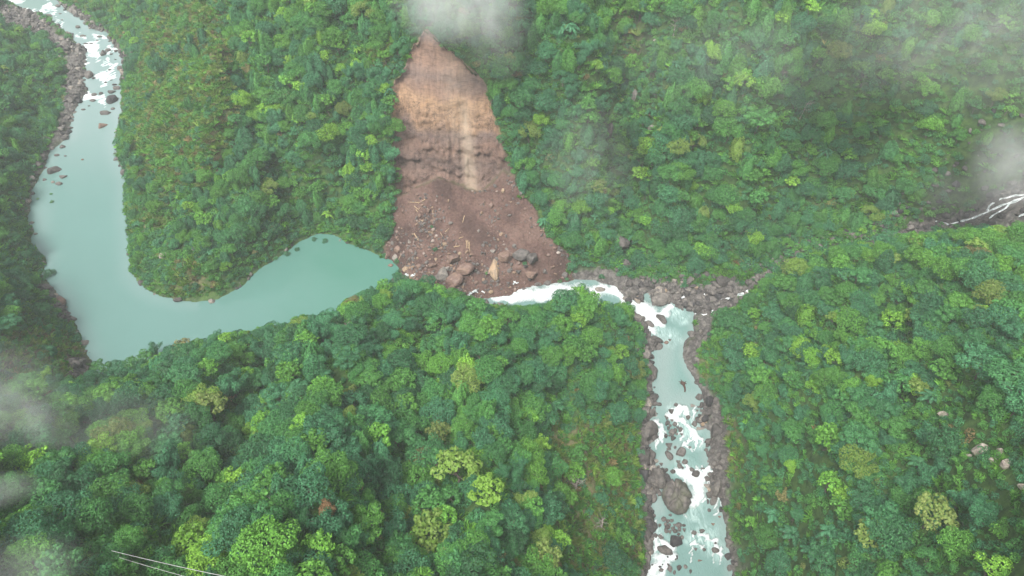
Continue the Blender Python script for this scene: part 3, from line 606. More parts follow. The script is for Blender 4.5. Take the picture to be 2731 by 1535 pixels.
def make_palm(seed, nf, Lf, h):
    rng = np.random.default_rng(seed); Vs = []; st = []
    for k in range(nf):
        a = k * 2.4 + rng.normal() * .2; el = rng.uniform(.25, 1.25); l = Lf * rng.uniform(.8, 1.1); t = np.linspace(0, 1, 10)[:, None]
        dv = np.array([math.cos(a), math.sin(a), 0]); P = np.array([0, 0, h]) + dv * l * math.cos(el) * t * 1.1 + np.array([0, 0, 1]) * (l * math.sin(el) * t - l * .75 * t ** 2)
        T = np.gradient(P, axis=0); T /= np.linalg.norm(T, axis=1)[:, None]; S = np.cross(T, [0, 0, 1.]); S /= np.linalg.norm(S, axis=1)[:, None] + 1e-6
        for i in range(1, 10):
            for sg in (-1, 1):
                for e in (0, .5):
                    c = P[i] - (P[i] - P[i-1]) * e; ll = l * .26 * math.sin((i - e) / 10 * 2.6 + .4); tip = c + (S[i] * sg * .85 + T[i] * .55) * ll + np.array([0, 0, -.25 * ll]); w = T[i] * .13 * Lf * .3
                    Vs.append(np.array([c - w, c + w, (c + tip) / 2 + w * 1.2 + [0, 0, .05], tip]))
    V = np.concatenate(Vs); return (V, np.arange(len(V)).reshape(-1, 4)), tube([(0, 0, -2), (.1, 0, h * .5), (0, 0, h)], [.28, .22, .18], 6)
def make_grass(seed, n, L, Rr):
    rng = np.random.default_rng(seed); a = rng.uniform(0, 6.28, n); r = Rr * np.sqrt(rng.uniform(0, 1, n)); b = np.c_[r * np.cos(a), r * np.sin(a), np.full(n, -.2)]
    le = rng.normal(size=(n, 3)) * .45; le[:, 2] = 1; le[:, :2] += b[:, :2] / Rr * .5; le /= np.linalg.norm(le, axis=1)[:, None]; l = L * rng.uniform(.5, 1.2, n)[:, None]
    sd = np.cross(le, dirs(n, rng)); sd /= np.linalg.norm(sd, axis=1)[:, None]; w = .10 * L / 1.6; m = b + le * l * .6; tip = m + le * l * .35 + np.c_[le[:, :2], -np.abs(rng.normal(size=n)) * .6] * l * .4
    return np.stack([b - sd * w, b + sd * w, m + sd * w * 1.1, tip], 1).reshape(-1, 3), np.arange(n * 4).reshape(n, 4)
def make_drape(seed):
    """tall hump under hanging creepers"""
    rng = np.random.default_rng(seed); n = 4200; d = dirs(n, rng, -.55); a = np.arctan2(d[:, 1], d[:, 0])
    bump = 1 + .22 * np.sin(a * 3 + seed) + .14 * np.sin(a * 7 + d[:, 2] * 5) + rng.normal(size=n) * .05
    p = d * np.array([2.6, 2.6, 4.6]) * bump[:, None] + np.array([0, 0, 3.0]); L = rng.uniform(.34, .62, n)
    return leaf_quads(p, d * [1, 1, .6] + rng.normal(size=(n, 3)) * .4 + [0, 0, .5], L, L * .7, rng, 1.0, .3), tube([(0, 0, -2), (0, 0, 3), (.3, 0, 6)], [.3, .2, .1], 5)
FORMS = {}     # kind -> list of (crown mesh, trunk mesh, width)
def form(kind, crown, trunk, wd):
    cm = mesh_np(kind + '_crown', crown[0], crown[1], None, False, [M_LEAF]); tm = mesh_np(kind + '_trunk', trunk[0], trunk[1], None, True, [M_BARK]) if trunk else None
    FORMS.setdefault(kind, []).append((cm, tm, wd, crown, trunk))
for i in range(4): form('broadleaf', *make_dome(20 + i, 4.6, 3.4, 5.2, 17 + 2 * i, .43, noise_n=.5, lobe=(.24, .38)), 5.5)
for i in range(3): form('rosette', *make_dome(40 + i, 4.2, 2.6, 5.8, 26, .66, lobe=(.15, .24), flat=.6, noise_n=.3, dens=1.1, base=0.0), 4.8)
for i in range(3): form('layered', *make_dome(60 + i, 5.4, 2.2, 6.2, 15, .44, lobe=(.22, .33), flat=.42, noise_n=.3, base=-.1), 6.2)
for i in range(2): form('small', *make_dome(70 + i, 2.7, 2.4, 3.4, 9, .38, lobe=(.30, .46)), 3.3)
for i in range(3): form('bamboo', *make_bamboo(80 + i, 11 + i, 4.2, 8.5), 5.4)
for i in range(2): form('draped', *make_drape(90 + i), 3.2)
for i in range(2): form('palm', *make_palm(95 + i, 17, 3.4, 3.6), 3.6)
KINDS_T = ['broadleaf', 'rosette', 'layered', 'small', 'bamboo', 'draped', 'palm']

# ------------------------------------------------------------------ stands of plants (geometry-node instancing: nobody could count these)
def protos(name, geos, mats_list):
    c = bpy.data.collections.new(name)
    for i, (parts) in enumerate(geos):
        V, Fq = join([p for p, _ in parts]); mi = np.concatenate([np.full(len(p[1]), k) for p, k in parts])
        me = mesh_np(name, V, Fq, None, False, mats_list, mi); o = bpy.data.objects.new('%s_%02d' % (name, i), me); c.objects.link(o)
    return c
def stand(name, label, coll, P, scl, rot, idx, tint):
    me = mesh_np(name, P, np.zeros((0, 3), np.int32), dict(scl=scl, rot=rot, idx=np.asarray(idx, float), tint=tint))
    o = link(bpy.data.objects.new(name, me)); tag(o, label, kind='stuff')
    g = bpy.data.node_groups.new(name + '_nodes', 'GeometryNodeTree')
    g.interface.new_socket('Geometry', in_out='INPUT', socket_type='NodeSocketGeometry'); g.interface.new_socket('Geometry', in_out='OUTPUT', socket_type='NodeSocketGeometry')
    nn = g.nodes; gi = nn.new('NodeGroupInput'); go = nn.new('NodeGroupOutput'); ip = nn.new('GeometryNodeInstanceOnPoints'); ci = nn.new('GeometryNodeCollectionInfo')
    ci.inputs['Collection'].default_value = coll; ci.inputs['Separate Children'].default_value = True; ci.inputs['Reset Children'].default_value = True
    def na(nm, dt):
        a = nn.new('GeometryNodeInputNamedAttribute'); a.data_type = dt; a.inputs['Name'].default_value = nm; return a.outputs['Attribute']
    g.links.new(gi.outputs[0], ip.inputs['Points']); g.links.new(ci.outputs[0], ip.inputs['Instance']); ip.inputs['Pick Instance'].default_value = True
    f2i = nn.new('FunctionNodeFloatToInt'); g.links.new(na('idx', 'FLOAT'), f2i.inputs[0]); g.links.new(f2i.outputs[0], ip.inputs['Instance Index'])
    e2r = nn.new('FunctionNodeEulerToRotation'); g.links.new(na('rot', 'FLOAT_VECTOR'), e2r.inputs[0]); g.links.new(e2r.outputs[0], ip.inputs['Rotation'])
    g.links.new(na('scl', 'FLOAT_VECTOR'), ip.inputs['Scale']); g.links.new(ip.outputs[0], go.inputs[0])
    md = o.modifiers.new('stand', 'NODES'); md.node_group = g; return o
def slopef(x, y):
    gx_ = (H(x + 3, y) - H(x - 3, y)) / 6; gy_ = (H(x, y + 3) - H(x, y - 3)) / 6; return np.sqrt(1 + gx_ ** 2 + gy_ ** 2)
def jitter(cell, x0=-520, x1=420, y0=20, y1=640):
    a, b = np.meshgrid(np.arange(x0, x1, cell), np.arange(y0, y1, cell)); a = a + RNG.uniform(-.48, .48, a.shape) * cell; b = b + RNG.uniform(-.48, .48, b.shape) * cell
    return a.ravel(), b.ravel()
DENSE = [  # open ground: few trees (photo positions, how many remain)
 ([(380,0),(580,0),(600,200),(540,430),(440,470),(340,480),(310,330),(320,180)], .10), ([(300,60),(400,0),(330,200)], .25), ([(320,480),(430,480),(440,580),(330,600)], .3), ([(700,360),(820,360),(860,560),(720,600)], .35),
 ([(0,830),(150,820),(230,900),(250,970),(120,1010),(0,1010)], .15), ([(60,100),(180,140),(160,330),(80,440),(30,250)], .2), ([(1440,640),(1560,650),(1700,680),(1850,700),(1850,760),(1440,740)], .12),
 ([(1370,1040),(1600,1000),(1625,1448),(1410,1448)], .08), ([(1720,850),(1790,840),(1810,940),(1760,980)], .25), ([(1545,0),(1620,0),(1600,330),(1540,440)], .3), ([(400,640),(540,640),(560,750),(400,750)], .35),([(1845,1050),(1880,1180),(1845,1300),(1790,1100)], .2),([(2330,1080),(2520,1060),(2540,1200),(2400,1200)], .45)]
def density(u, v):
    d = np.ones(u.shape)
    for p, k in DENSE: d = np.where(inpoly(u, v, p), k, d)
    return d
def ground_ok(x, y, m):
    z = H(x, y); u, v, d = PROJ(x, y, z)
    sd = np.minimum(np.minimum(sdist(x, y, LAKE), sdist(x, y, RIVER)), trib_at(x, y)[0])
    wu = (fbm(x * .12, y * .12, 3, 5) - .5) * 26
    sc = sdist(u + wu * .6, v + wu * .5, SCAR); ok = (sd > m) & ((sc > 5 - 16 * fbm(x / 3.5, y / 3.5, 2, 310) + RNG.normal(size=x.size) * 3.5) | (y < 240)) & (u > -260) & (u < 2836) & (v > -170) & (v < 1640)
    return z, u, v, d, sd, ok
TX, TY = jitter(4.7); TZ, TU, TV, TD, TSD, ok = ground_ok(TX, TY, 3.0)
ok &= RNG.uniform(size=TX.size) < density(TU + RNG.normal(size=TX.size) * 15, TV + RNG.normal(size=TX.size) * 15) * (.55 + .6 * fbm(TX / 22, TY / 22, 2, 33))
ok &= MASK(rock_m, TX, TY) < .45
ok &= RNG.uniform(size=TX.size) < np.minimum(1, .60 * np.minimum(slopef(TX, TY), 1.9)) * np.where(TV < 700, 1.1, .9)
TX, TY, TZ, TU, TV, TD, TSD = [a[ok] for a in (TX, TY, TZ, TU, TV, TD, TSD)]; NT = len(TX)
reg = fbm(TX / 55, TY / 55, 3, 50); q = RNG.uniform(size=NT)
TK = np.where(q < .30, 0, np.where(q < .46, 1, np.where(q < .58, 2, np.where(q < .70, 3, np.where(q < .70 + .24 * sst(.42, .6, reg), 4, np.where(q < .955, np.where(RNG.uniform(size=NT) < .6, 0, 5), 6))))))
near_l = (TV > 820) & (TU < 1400)
TK = np.where(near_l & (RNG.uniform(size=NT) < .28 * sst(1250, 900, TV + TU * .2)), 4, TK)
far = TV < 640
TK = np.where(far & (TK == 2), 0, TK)
TK = np.where(far & (TK == 0) & (RNG.uniform(size=NT) < .34), 5, TK)
TK = np.where(TSD < 5.5, 3, TK)
grow = .62 + .62 * RNG.beta(2, 2.4, NT) + .20 * (fbm(TX / 30, TY / 30, 2, 71) - .5) * 2
grow *= np.where(far, 1.22, 1.10); grow *= np.where(TU < 600, np.where(TV < 900, .82, 1), 1) * sst(-6, 12, TSD)
TS = np.clip(grow, .4, 1.75)
tint = .10 + .52 * RNG.beta(1.6, 1.7, NT) + (fbm(TX / 40, TY / 40, 2, 81) - .5) * .22
tint = np.where(TK == 4, .22 + .10 * RNG.uniform(size=NT), tint); tint = np.where(TK == 1, tint + .14, tint); tint = np.where(TK == 6, .1 + .15 * RNG.uniform(size=NT), tint)
q = RNG.uniform(size=NT); tint = np.where(q < .022, .72, tint); tint = np.where((q > .03) & (q < .065), .78 + .04 * RNG.uniform(size=NT), tint); tint = np.where((q > .994), .88, tint)
TT = np.clip(tint, .02, .93)
TROT = RNG.uniform(0, 6.283, NT); TVAR = np.array([RNG.integers(0, len(FORMS[KINDS_T[k]])) for k in TK])
def visible(x, y, z):
    """share of a short vertical line above each point that the camera sees over the land"""
    vis = np.ones(x.shape, bool)
    for t in np.linspace(.04, .93, 60):
        vis &= (z * (1 - t) + CAM_Z * t) > H(x * (1 - t), y * (1 - t)) + 4.0
    return vis
# tree tops along the two near ridges stay low, as the ridge lines show in the photograph
SIL1 = np.array([(-300,990),(100,960),(265,925),(300,890),(400,855),(500,842),(640,828),(740,806),(850,785),(870,757),(925,728),(960,705),(1000,697),(1060,712),(1130,730),(1200,752),(1260,772),(1350,768),(1400,752),(1430,726),(1480,714),(1550,740),(1590,778),(1625,800)], float)
SIL2 = np.array([(1840,800),(1885,740),(1920,695),(2000,645),(2106,612),(2250,588),(2350,580),(2450,574),(2576,566),(2800,555)], float)
HT = np.array([9.5, 9.2, 9.0, 6.3, 9.5, 8.5, 7.0])[TK]
near1 = (TY < 238) & (TU < 1620) & (TU > 230); near2 = (TY < 262) & (TX > 95) & (TU > 1845)
keepT = np.ones(NT, bool)
for _ in range(8):
    vt = PROJ(TX, TY, TZ + HT * TS)[1]; lim = np.where(near1, np.interp(TU, SIL1[:, 0], SIL1[:, 1]), np.where(near2, np.interp(TU, SIL2[:, 0], SIL2[:, 1]), -1e9))
    TS = np.where(vt < lim, TS * .86, TS)
keepT = TS > .36; NTn = int(keepT.sum())
TX, TY, TZ, TU, TV, TD, TSD, TK, TS, TT, TROT, TVAR = [a[keepT] for a in (TX, TY, TZ, TU, TV, TD, TSD, TK, TS, TT, TROT, TVAR)]; NT = NTn; far = TV < 640
wd = np.array([FORMS[KINDS_T[k]][0][2] for k in TK]) * TS
TVIS = visible(TX, TY, TZ + 7 * TS) & (TU > -10) & (TU < 2586) & (TV > -10) & (TV < 1475)
def tree_thing(kind, var, x, y, z, s, rot, tint, zs=1.0, name=None):
    cm, tm, w, _, _ = FORMS[kind][var]
    e = bpy.data.objects.new(name or {'palm': 'palm_tree', 'bamboo': 'bamboo_clump'}.get(kind, 'broadleaf_tree'), None); link(e); e.location = (x, y, z - .3); e.rotation_euler = (0, 0, rot); e.scale = (s, s, s * zs)
    c = bpy.data.objects.new('crown', cm); c.parent = e; COL.objects.link(c); c['tint'] = float(tint)
    if tm: t = bpy.data.objects.new('stems' if kind == 'bamboo' else 'trunk', tm); t.parent = e; COL.objects.link(t)
    return e
TREES = []          # object, kind, photo u, v, width, tint, own label
# trees the photograph singles out: photo position of the crown, form, variant, size, tint, label
SPEC = [(1150,1160,'rosette',0,1.75,.79,'large yellow-green spreading tree with knobbly crown on the near slope'),(1105,1075,'rosette',1,1.05,.82,'olive-yellow tree just up-slope of the large yellow-green spreading tree'),
 (1225,1215,'rosette',2,1.3,.76,'yellow-green tree leaning against the right side of the large spreading tree'),(1090,1310,'rosette',1,1.5,.79,'broad yellow-green tree below the large yellow-green spreading tree'),
 (555,1385,'broadleaf',1,1.25,.72,'brightest lime green tree above the power cables'),(500,1340,'rosette',2,1.2,.70,'lime green tree with rounded clumps up-slope of the brightest lime tree'),
 (828,1268,'bamboo',1,.72,.97,'brown dead bamboo plume, rust-coloured among green crowns'),
 (690,1340,'broadleaf',3,1.35,.60,'round dome-shaped green tree between the lime tree and the dead bamboo'),(540,1010,'rosette',0,1.5,.82,'olive tree with rough crown near the lake end of the near slope'),
 (855,1190,'small',0,.9,.76,'small yellow round tree left of the large yellow-green spreading tree'),(310,1080,'broadleaf',2,1.25,.83,'pale olive tree standing in thin mist on the left slope'),
 (395,872,'bamboo',0,1.15,.27,'tall feathery blue-green clump rising above the lower lake edge'),(480,910,'bamboo',1,1.25,.27,'wide feathery blue-green clump beside the lower lake edge'),
 (590,960,'bamboo',2,1.3,.26,'feathery blue-green clump behind the olive tree near the lake'),(440,1130,'bamboo',0,1.3,.24,'tall blue-green plumes in the misty left part of the near slope'),
 (1000,1300,'bamboo',1,1.3,.26,'pale blue-green feathery clump above the bottom edge, middle of the near slope'),(1160,850,'bamboo',2,1.3,.25,'blue-green feathery clump below the rubble dam'),(1290,940,'bamboo',0,1.1,.24,'blue-green plumes on the ridge facing the green pool'),
 (985,880,'small',1,.9,.72,'small bright yellow-green tree among the dark crowns above the near ridge'),(1465,722,'small',0,1.1,.36,'slender tree standing up in front of the white water bend'),
 (1575,770,'broadleaf',0,.8,.32,'dark tree at the very tip of the near ridge beside the white water'),(940,745,'broadleaf',1,.9,.14,'dark crown jutting over the lake beside the rubble dam'),
 (1497,165,'small',1,1.25,.73,'bright lime green tree high on the slope right of the landslide'),(1362,300,'broadleaf',2,.85,.71,'yellow-green tree hanging beside the right edge of the landslide scar'),
 (1160,85,'small',0,1.2,.68,'light green tree at the top of the landslide scar'),(1458,520,'broadleaf',3,1.1,.66,'bright green spreading crown just right of the rubble slope'),(1400,545,'broadleaf',1,1.2,.48,'green dome crown at the right edge of the rubble slope'),
 (1530,530,'small',1,1.3,.66,'light green leafy tree right of the bright spreading crown by the rubble'),(1440,600,'broadleaf',0,1.25,.36,'large dark green crown overhanging the foot of the rubble slope'),
 (1560,560,'broadleaf',2,1.0,.42,'green crown above the big tan rock'),(1895,305,'layered',0,1.6,.40,'wide flat-crowned green tree high on the right-hand slope'),(1920,190,'small',1,1.0,.72,'lime green tree above the wide flat-crowned tree'),
 (1740,465,'small',0,1.1,.70,'lime green tree on the slope above the side stream chute'),(1838,520,'broadleaf',3,.9,.68,'yellow-green domed tree above the side stream'),(650,290,'broadleaf',3,1.1,.66,'light green crown in the middle of the left mountain slope'),
 (865,175,'small',1,1.3,.70,'bright green pointed tree left of the landslide on the upper slope'),(665,240,'layered',1,.9,.50,'pale flat-topped tree beside the light green crown on the left mountain'),
 (2450,905,'layered',2,1.5,.27,'large pale blue-green crown near the right edge'),(2250,880,'broadleaf',0,1.2,.70,'vivid light green tree in the middle of the right-hand hill'),(2020,780,'draped',0,1.25,.66,'light green creeper-draped tree near the right-hand pool bank'),
 (2060,700,'bamboo',1,1.2,.28,'blue-green plumes on the crest of the right-hand hill'),(2190,690,'bamboo',2,1.1,.3,'wide pale plumes further right on the hill crest'),(1990,1075,'layered',1,1.0,.40,'flat green crown right of the rapids on the right bank'),
 (2070,1090,'rosette',1,1.35,.60,'light green knobbly tree on the lower right-hand hill'),(2320,1270,'rosette',2,1.4,.82,'olive knobbly crown in the lower right part of the right-hand hill'),(2480,1400,'small',0,1.4,.70,'bright green tree near the lower right corner'),
 (1940,1285,'palm',0,1.3,.22,'feathery palm right of the giant cracked boulder'),(1985,1330,'palm',1,1.35,.2,'palm with spreading fronds above the lower right bank'),(2035,1375,'palm',0,1.3,.24,'lowest palm of the group on the lower right bank'),(1960,1385,'palm',1,1.2,.2,'palm nearest the river in the lower right group'),
 (2235,850,'palm',1,1.1,.16,'dark palm beside the vivid light green tree'),(2330,990,'palm',0,1.2,.18,'dark palm up-slope of the small pale cliff patch'),(700,480,'palm',1,1.0,.18,'dark palm low on the left mountain slope'),
 (880,1130,'layered',0,1.0,.22,'grey-green rounded crown upper left of the large spreading tree')]
ddm = np.zeros(NT, bool)
def place_crown(u, v, kind, var, s, tint, label):
    up = 6.3 if kind not in ('small', 'palm') else 4.2
    p, t = hit(u, v); 
    for _ in range(3): p, t2 = hit(u, v + up * s * S2 * F / max(60, PROJ(p.x, p.y, p.z)[2]))
    return p
for u, v, r in [(2379,1042,6),(2466,1130,6),(2500,1150,6),(2530,1170,5),(2570,1222,4),(1557,620,9),(1598,245,6),(1535,330,7),(1640,322,3),(1650,104,4),(409,650,4),(2460,1100,4)]:
    p, _ = hit(u, v); p2, _ = hit(u, v + 12); ddm |= (np.hypot(TX - p.x, TY - p.y) < r) | (np.hypot(TX - p2.x, TY - p2.y) < r)
sp = []
for u, v, k, var, s, ti, lab in SPEC:
    var %= len(FORMS[k]); p = place_crown(u, v, k, var, s, ti, lab); r = FORMS[k][0][2] * s
    ddm |= np.hypot(TX - p.x, TY - p.y) < r * .75
    sp.append((tree_thing(k, var, p.x, p.y, p.z, s, RNG.uniform(0, 6.28), ti), k, u, v, r, ti, lab))
TREES += sp

# the trees that show largest stand as things of their own; the rest is one forest
order = np.argsort(-(wd / TD) * (TVIS & ~ddm))
NTREE = 292 - len(TREES)
pick = order[:NTREE]; rest = np.ones(NT, bool); rest[pick] = False; rest &= ~ddm
off = np.cumsum([0] + [len(FORMS[k]) for k in KINDS_T])
forest_c = protos('forest_tree', [[(f[3], 0), (f[4], 1)] for k in KINDS_T for f in FORMS[k]], [M_LEAF, M_BARK])
rs = np.where(rest)[0]
sc3 = np.stack([TS, TS, TS * RNG.uniform(.85, 1.2, NT)], 1); rt3 = np.stack([RNG.normal(size=NT) * .07, RNG.normal(size=NT) * .07, TROT], 1)
stand('forest', 'dense green forest covering the gorge slopes', forest_c, np.stack([TX, TY, TZ - .3], 1)[rs], sc3[rs], rt3[rs], (off[TK] + TVAR)[rs], TT[rs])
# shrubs and creepers between the trees
shr = []
for i in range(4):
    (V, Fq), _ = crown_lobed(200 + i, 1.5, 1.0, .5, 6, .42, lobe=(.38, .6), dens=.8); shr.append([((V, Fq), 0)])
for i in range(2):
    (V, Fq) = make_grass(210 + i, 90, 1.9, 1.0); shr.append([((V, Fq), 0)])
shrub_c = protos('shrub', shr, [M_LEAF])
SX, SY = jitter(1.75); SZ, SU, SV, SDp, SSD, ok = ground_ok(SX, SY, .5)
ok &= RNG.uniform(size=SX.size) > MASK(rock_m, SX, SY) * 1.05
ok &= RNG.uniform(size=SX.size) < .62 * np.minimum(slopef(SX, SY), 2.0)
ok &= (SU > -120) & (SU < 2700) & (SV > -80) & (SV < 1540)
SX, SY, SZ, SU, SV, SSD = [a[ok] for a in (SX, SY, SZ, SU, SV, SSD)]; NS = len(SX)
soil = MASK(soil_m, SX, SY); gr = fbm(SX / 16, SY / 16, 2, 44)
isg = RNG.uniform(size=NS) < np.where(soil > .4, .82, .14 + .3 * sst(.5, .65, gr))
st_ = .14 + .42 * RNG.beta(1.7, 1.9, NS) + (fbm(SX / 12, SY / 12, 2, 45) - .5) * .3
st_ = np.where(isg, np.where(soil > .4, np.where(RNG.uniform(size=NS) < .45, .77 + .06 * RNG.uniform(size=NS), .42 + .2 * RNG.uniform(size=NS)), .45 + .2 * RNG.uniform(size=NS)), st_)
st_ = np.where((soil > .4) & (RNG.uniform(size=NS) < np.where(SU > 1300, .06, .10)), .84 + .07 * RNG.uniform(size=NS), st_)
st_ = np.where((soil <= .4) & (RNG.uniform(size=NS) < .015), .80 + .14 * RNG.uniform(size=NS), st_)
ss = (.5 + 1.1 * RNG.beta(1.5, 2.5, NS)) * np.where(SV < 700, 1.3, 1.0) * np.where(SSD < 2, .7, 1.0)
stand('undergrowth', 'shrubs, creepers and tall grass covering the slopes between the trees', shrub_c, np.stack([SX, SY, SZ - .1], 1), np.stack([ss, ss, ss * RNG.uniform(.8, 1.3, NS)], 1),
      np.stack([RNG.normal(size=NS) * .2, RNG.normal(size=NS) * .2, RNG.uniform(0, 6.28, NS)], 1), np.where(isg, RNG.integers(4, 6, NS), RNG.integers(0, 4, NS)), np.clip(st_, .02, .97))
print('trees', NT, 'shrubs', NS)

for i in pick:
    k = KINDS_T[TK[i]]; TREES.append((tree_thing(k, TVAR[i], TX[i], TY[i], TZ[i], TS[i], TROT[i], TT[i]), k, TU[i], TV[i] - 6 * S2 * F / TD[i] * TS[i], wd[i], TT[i], None))

# ------------------------------------------------------------------ labels: say which one, by look and by the nearest thing one can find
ORD = ['nearest one'] + [w + ' nearest' for w in 'second third fourth fifth sixth seventh eighth ninth tenth eleventh twelfth 13th 14th 15th 16th 17th 18th 19th 20th 21st 22nd 23rd 24th'.split()]
def autolabel(items, marks):
    """items: (object, description, u, v)"""
    bins = {}
    for o, ds, u, v in items:
        m = min(marks, key=lambda q: (q[0] - u) ** 2 + (q[1] - v) ** 2); dx, dy = u - m[0], v - m[1]
        if abs(dx) > 1.6 * abs(dy): di = 'right of' if dx > 0 else 'left of'
        elif abs(dy) > 1.6 * abs(dx): di = 'below' if dy > 0 else 'above'
        else: di = ('lower ' if dy > 0 else 'upper ') + ('right of' if dx > 0 else 'left of')
        bins.setdefault((ds, m[2], di), []).append((math.hypot(dx, dy), o))
    for (ds, mk, di), L in bins.items():
        L.sort(key=lambda q: q[0])
        for k, (_, o) in enumerate(L):
            if len(L) == 1: o['label'] = '%s %s %s' % (ds, di, mk)
            else: o['label'] = '%s %s %s, %s' % (ds, di, mk, ORD[min(k, 23)])
            if len(o['label'].split()) > 16: o['label'] = o['label'].replace('middling ', '').replace('the ', '', 1)
MARKS_T = [(270,930,"the lake's lower tip"),(700,850,'the middle of the near lake shore'),(480,1430,'the power cables'),(825,1270,'the brown dead bamboo'),(1050,710,'the foot of the rubble'),(1450,740,'the white water bend'),
 (1640,860,'the green pool'),(1705,1240,'the cracked boulder'),(1717,970,'the floating tree trunk'),(2380,1040,'the small pale cliff patch'),(2480,1150,'the split pale crag'),(2400,570,'the side cascade'),(1850,745,'the side stream chute'),
 (20,1220,'the left mist bank'),(1555,610,'the big tan rock'),(1150,1160,'the yellow-green spreading tree'),(2250,880,'the vivid light green tree'),(555,1385,'the brightest lime tree'),(1150,250,'the landslide scar'),(2480,1400,'the lower right corner tree'),
 (1985,1330,'the palm group'),(540,1010,'the olive tree by the lake'),(1090,1310,'the broad yellow-green tree'),(1895,305,'the wide flat-crowned tree')]
def tone_name(t): return ('deep green' if t < .16 else 'blue-green' if t < .31 else 'mid green' if t < .45 else 'fresh green' if t < .58 else 'light green' if t < .69 else 'lime green' if t < .77 else 'olive-yellow' if t < .855 else 'browned')
FN = {'broadleaf': 'round-crowned tree', 'rosette': 'knobbly-crowned tree', 'layered': 'flat-crowned tree', 'small': 'bushy tree', 'bamboo': 'feathery clump', 'draped': 'creeper-draped tree', 'palm': 'palm'}
auto = []
for o, k, u, v, w, t, lab in TREES:
    cat = {'palm': 'palm', 'bamboo': 'bamboo'}.get(k, 'tree'); tag(o, lab, cat, {'palm': 'palms standing among the trees', 'bamboo': 'bamboo clumps in the gorge forest'}.get(k, 'trees of the gorge forest'))
    if not lab:
        d = PROJ(o.location.x, o.location.y, o.location.z)[2]; auto.append((o, '%s %s %s' % ('large' if w > 5.6 else 'small' if w < 4 else 'middling', tone_name(t), FN[k]), u, v))
autolabel(auto, MARKS_T)

# ------------------------------------------------------------------ rocks
RT = [(0, (.034, .034, .038)), (.25, (.066, .061, .057)), (.45, (.112, .103, .095)), (.6, (.20, .185, .165)), (.72, (.27, .195, .125)), (.85, (.15, .10, .082)), (1.0, (.38, .34, .30))]
def mat_rock():
    n = N('boulder_rock'); o = n.objc(); t = n.attr('tint', 'INSTANCER'); oi = n.n('ObjectInfo')
    off = n.n('VectorMath', operation='ADD'); n.l(o, off.inputs[0]); cb = n.n('CombineXYZ'); n.l(n.math('MULTIPLY', oi.outputs['Random'], 37.0), cb.inputs[0]); n.l(cb.outputs[0], off.inputs[1]); v = off.outputs[0]
    c = n.ramp(n.math('ADD', t, n.math('MULTIPLY_ADD', n.noise(1.3, 3, .5, v), .16, -.08)), RT)
    c = n.mixc(.9, c, n.ramp(n.noise(2.6, 8, .7, v, .7), [(.3, (.38, .37, .37)), (.5, (1, 1, 1)), (.7, (1.6, 1.55, 1.48))]), 'MULTIPLY')
    ly = n.noise(1.0, 6, .6, n.objc((.8, .8, 5)), .6); c = n.mixc(.4, c, n.ramp(ly, [(.4, (.6, .6, .6)), (.6, (1.15, 1.12, 1.1))]), 'MULTIPLY')
    mo = n.math('MULTIPLY', n.attr('moss', 'INSTANCER'), n.ramp(n.noise(1.1, 5, .65, v), [(.46, (0, 0, 0)), (.6, (1, 1, 1))])); c = n.mixc(mo, c, (.075, .10, .035))
    h = n.math('ADD', n.noise(3, 8, .7, v), ly); return n.done(n.bsdf(c, .78, h, .22, .7, .25))
M_ROCK = mat_rock()
import bmesh
def ico(sub):
    bm = bmesh.new(); bmesh.ops.create_icosphere(bm, subdivisions=sub, radius=1); V = np.array([v.co[:] for v in bm.verts]); Fq = np.array([[v.index for v in f.verts] for f in bm.faces]); bm.free(); return V, Fq
ICO = {k: ico(k) for k in (1, 2, 3, 4, 5)}
def n3(V, s, seed): return (vnoise(V[:, 0] * s + V[:, 2] * s * .6, V[:, 1] * s + V[:, 2] * s * .7, seed) + vnoise(V[:, 1] * s * 1.1 - V[:, 2] * s, V[:, 0] * s * .8 + 5, seed + 1)) / 2 - .5
def rock_geo(seed, sub=3, cuts=14, cmin=.62, cmax=.92, rough=.10, box=.0):
    rng = np.random.default_rng(seed); V, Fq = ICO[sub]; V = V.copy()
    if box: V = np.sign(V) * np.abs(V) ** (1 - box); V /= np.abs(V).max()
    for _ in range(cuts):
        n = dirs(1, rng)[0]; d = rng.uniform(cmin, cmax); e = V @ n - d; V = V - np.maximum(e, 0)[:, None] * n * .93
    V = V * (1 + rough * 2 * n3(V, 2.2, seed)[:, None] + rough * n3(V, 6, seed + 9)[:, None]); return V, Fq
ROCKS = [mesh_np('boulder_form', *rock_geo(300 + i, 3, 11, .42, .78, .06), None, False, [M_ROCK]) for i in range(5)] + \
        [mesh_np('boulder_form', *rock_geo(320 + i, 3, 12, .66, .92, .09), None, False, [M_ROCK]) for i in range(4)] + \
        [mesh_np('boulder_form', *rock_geo(340 + i, 3, 8, .42, .72, .05, .35), None, False, [M_ROCK]) for i in range(4)]
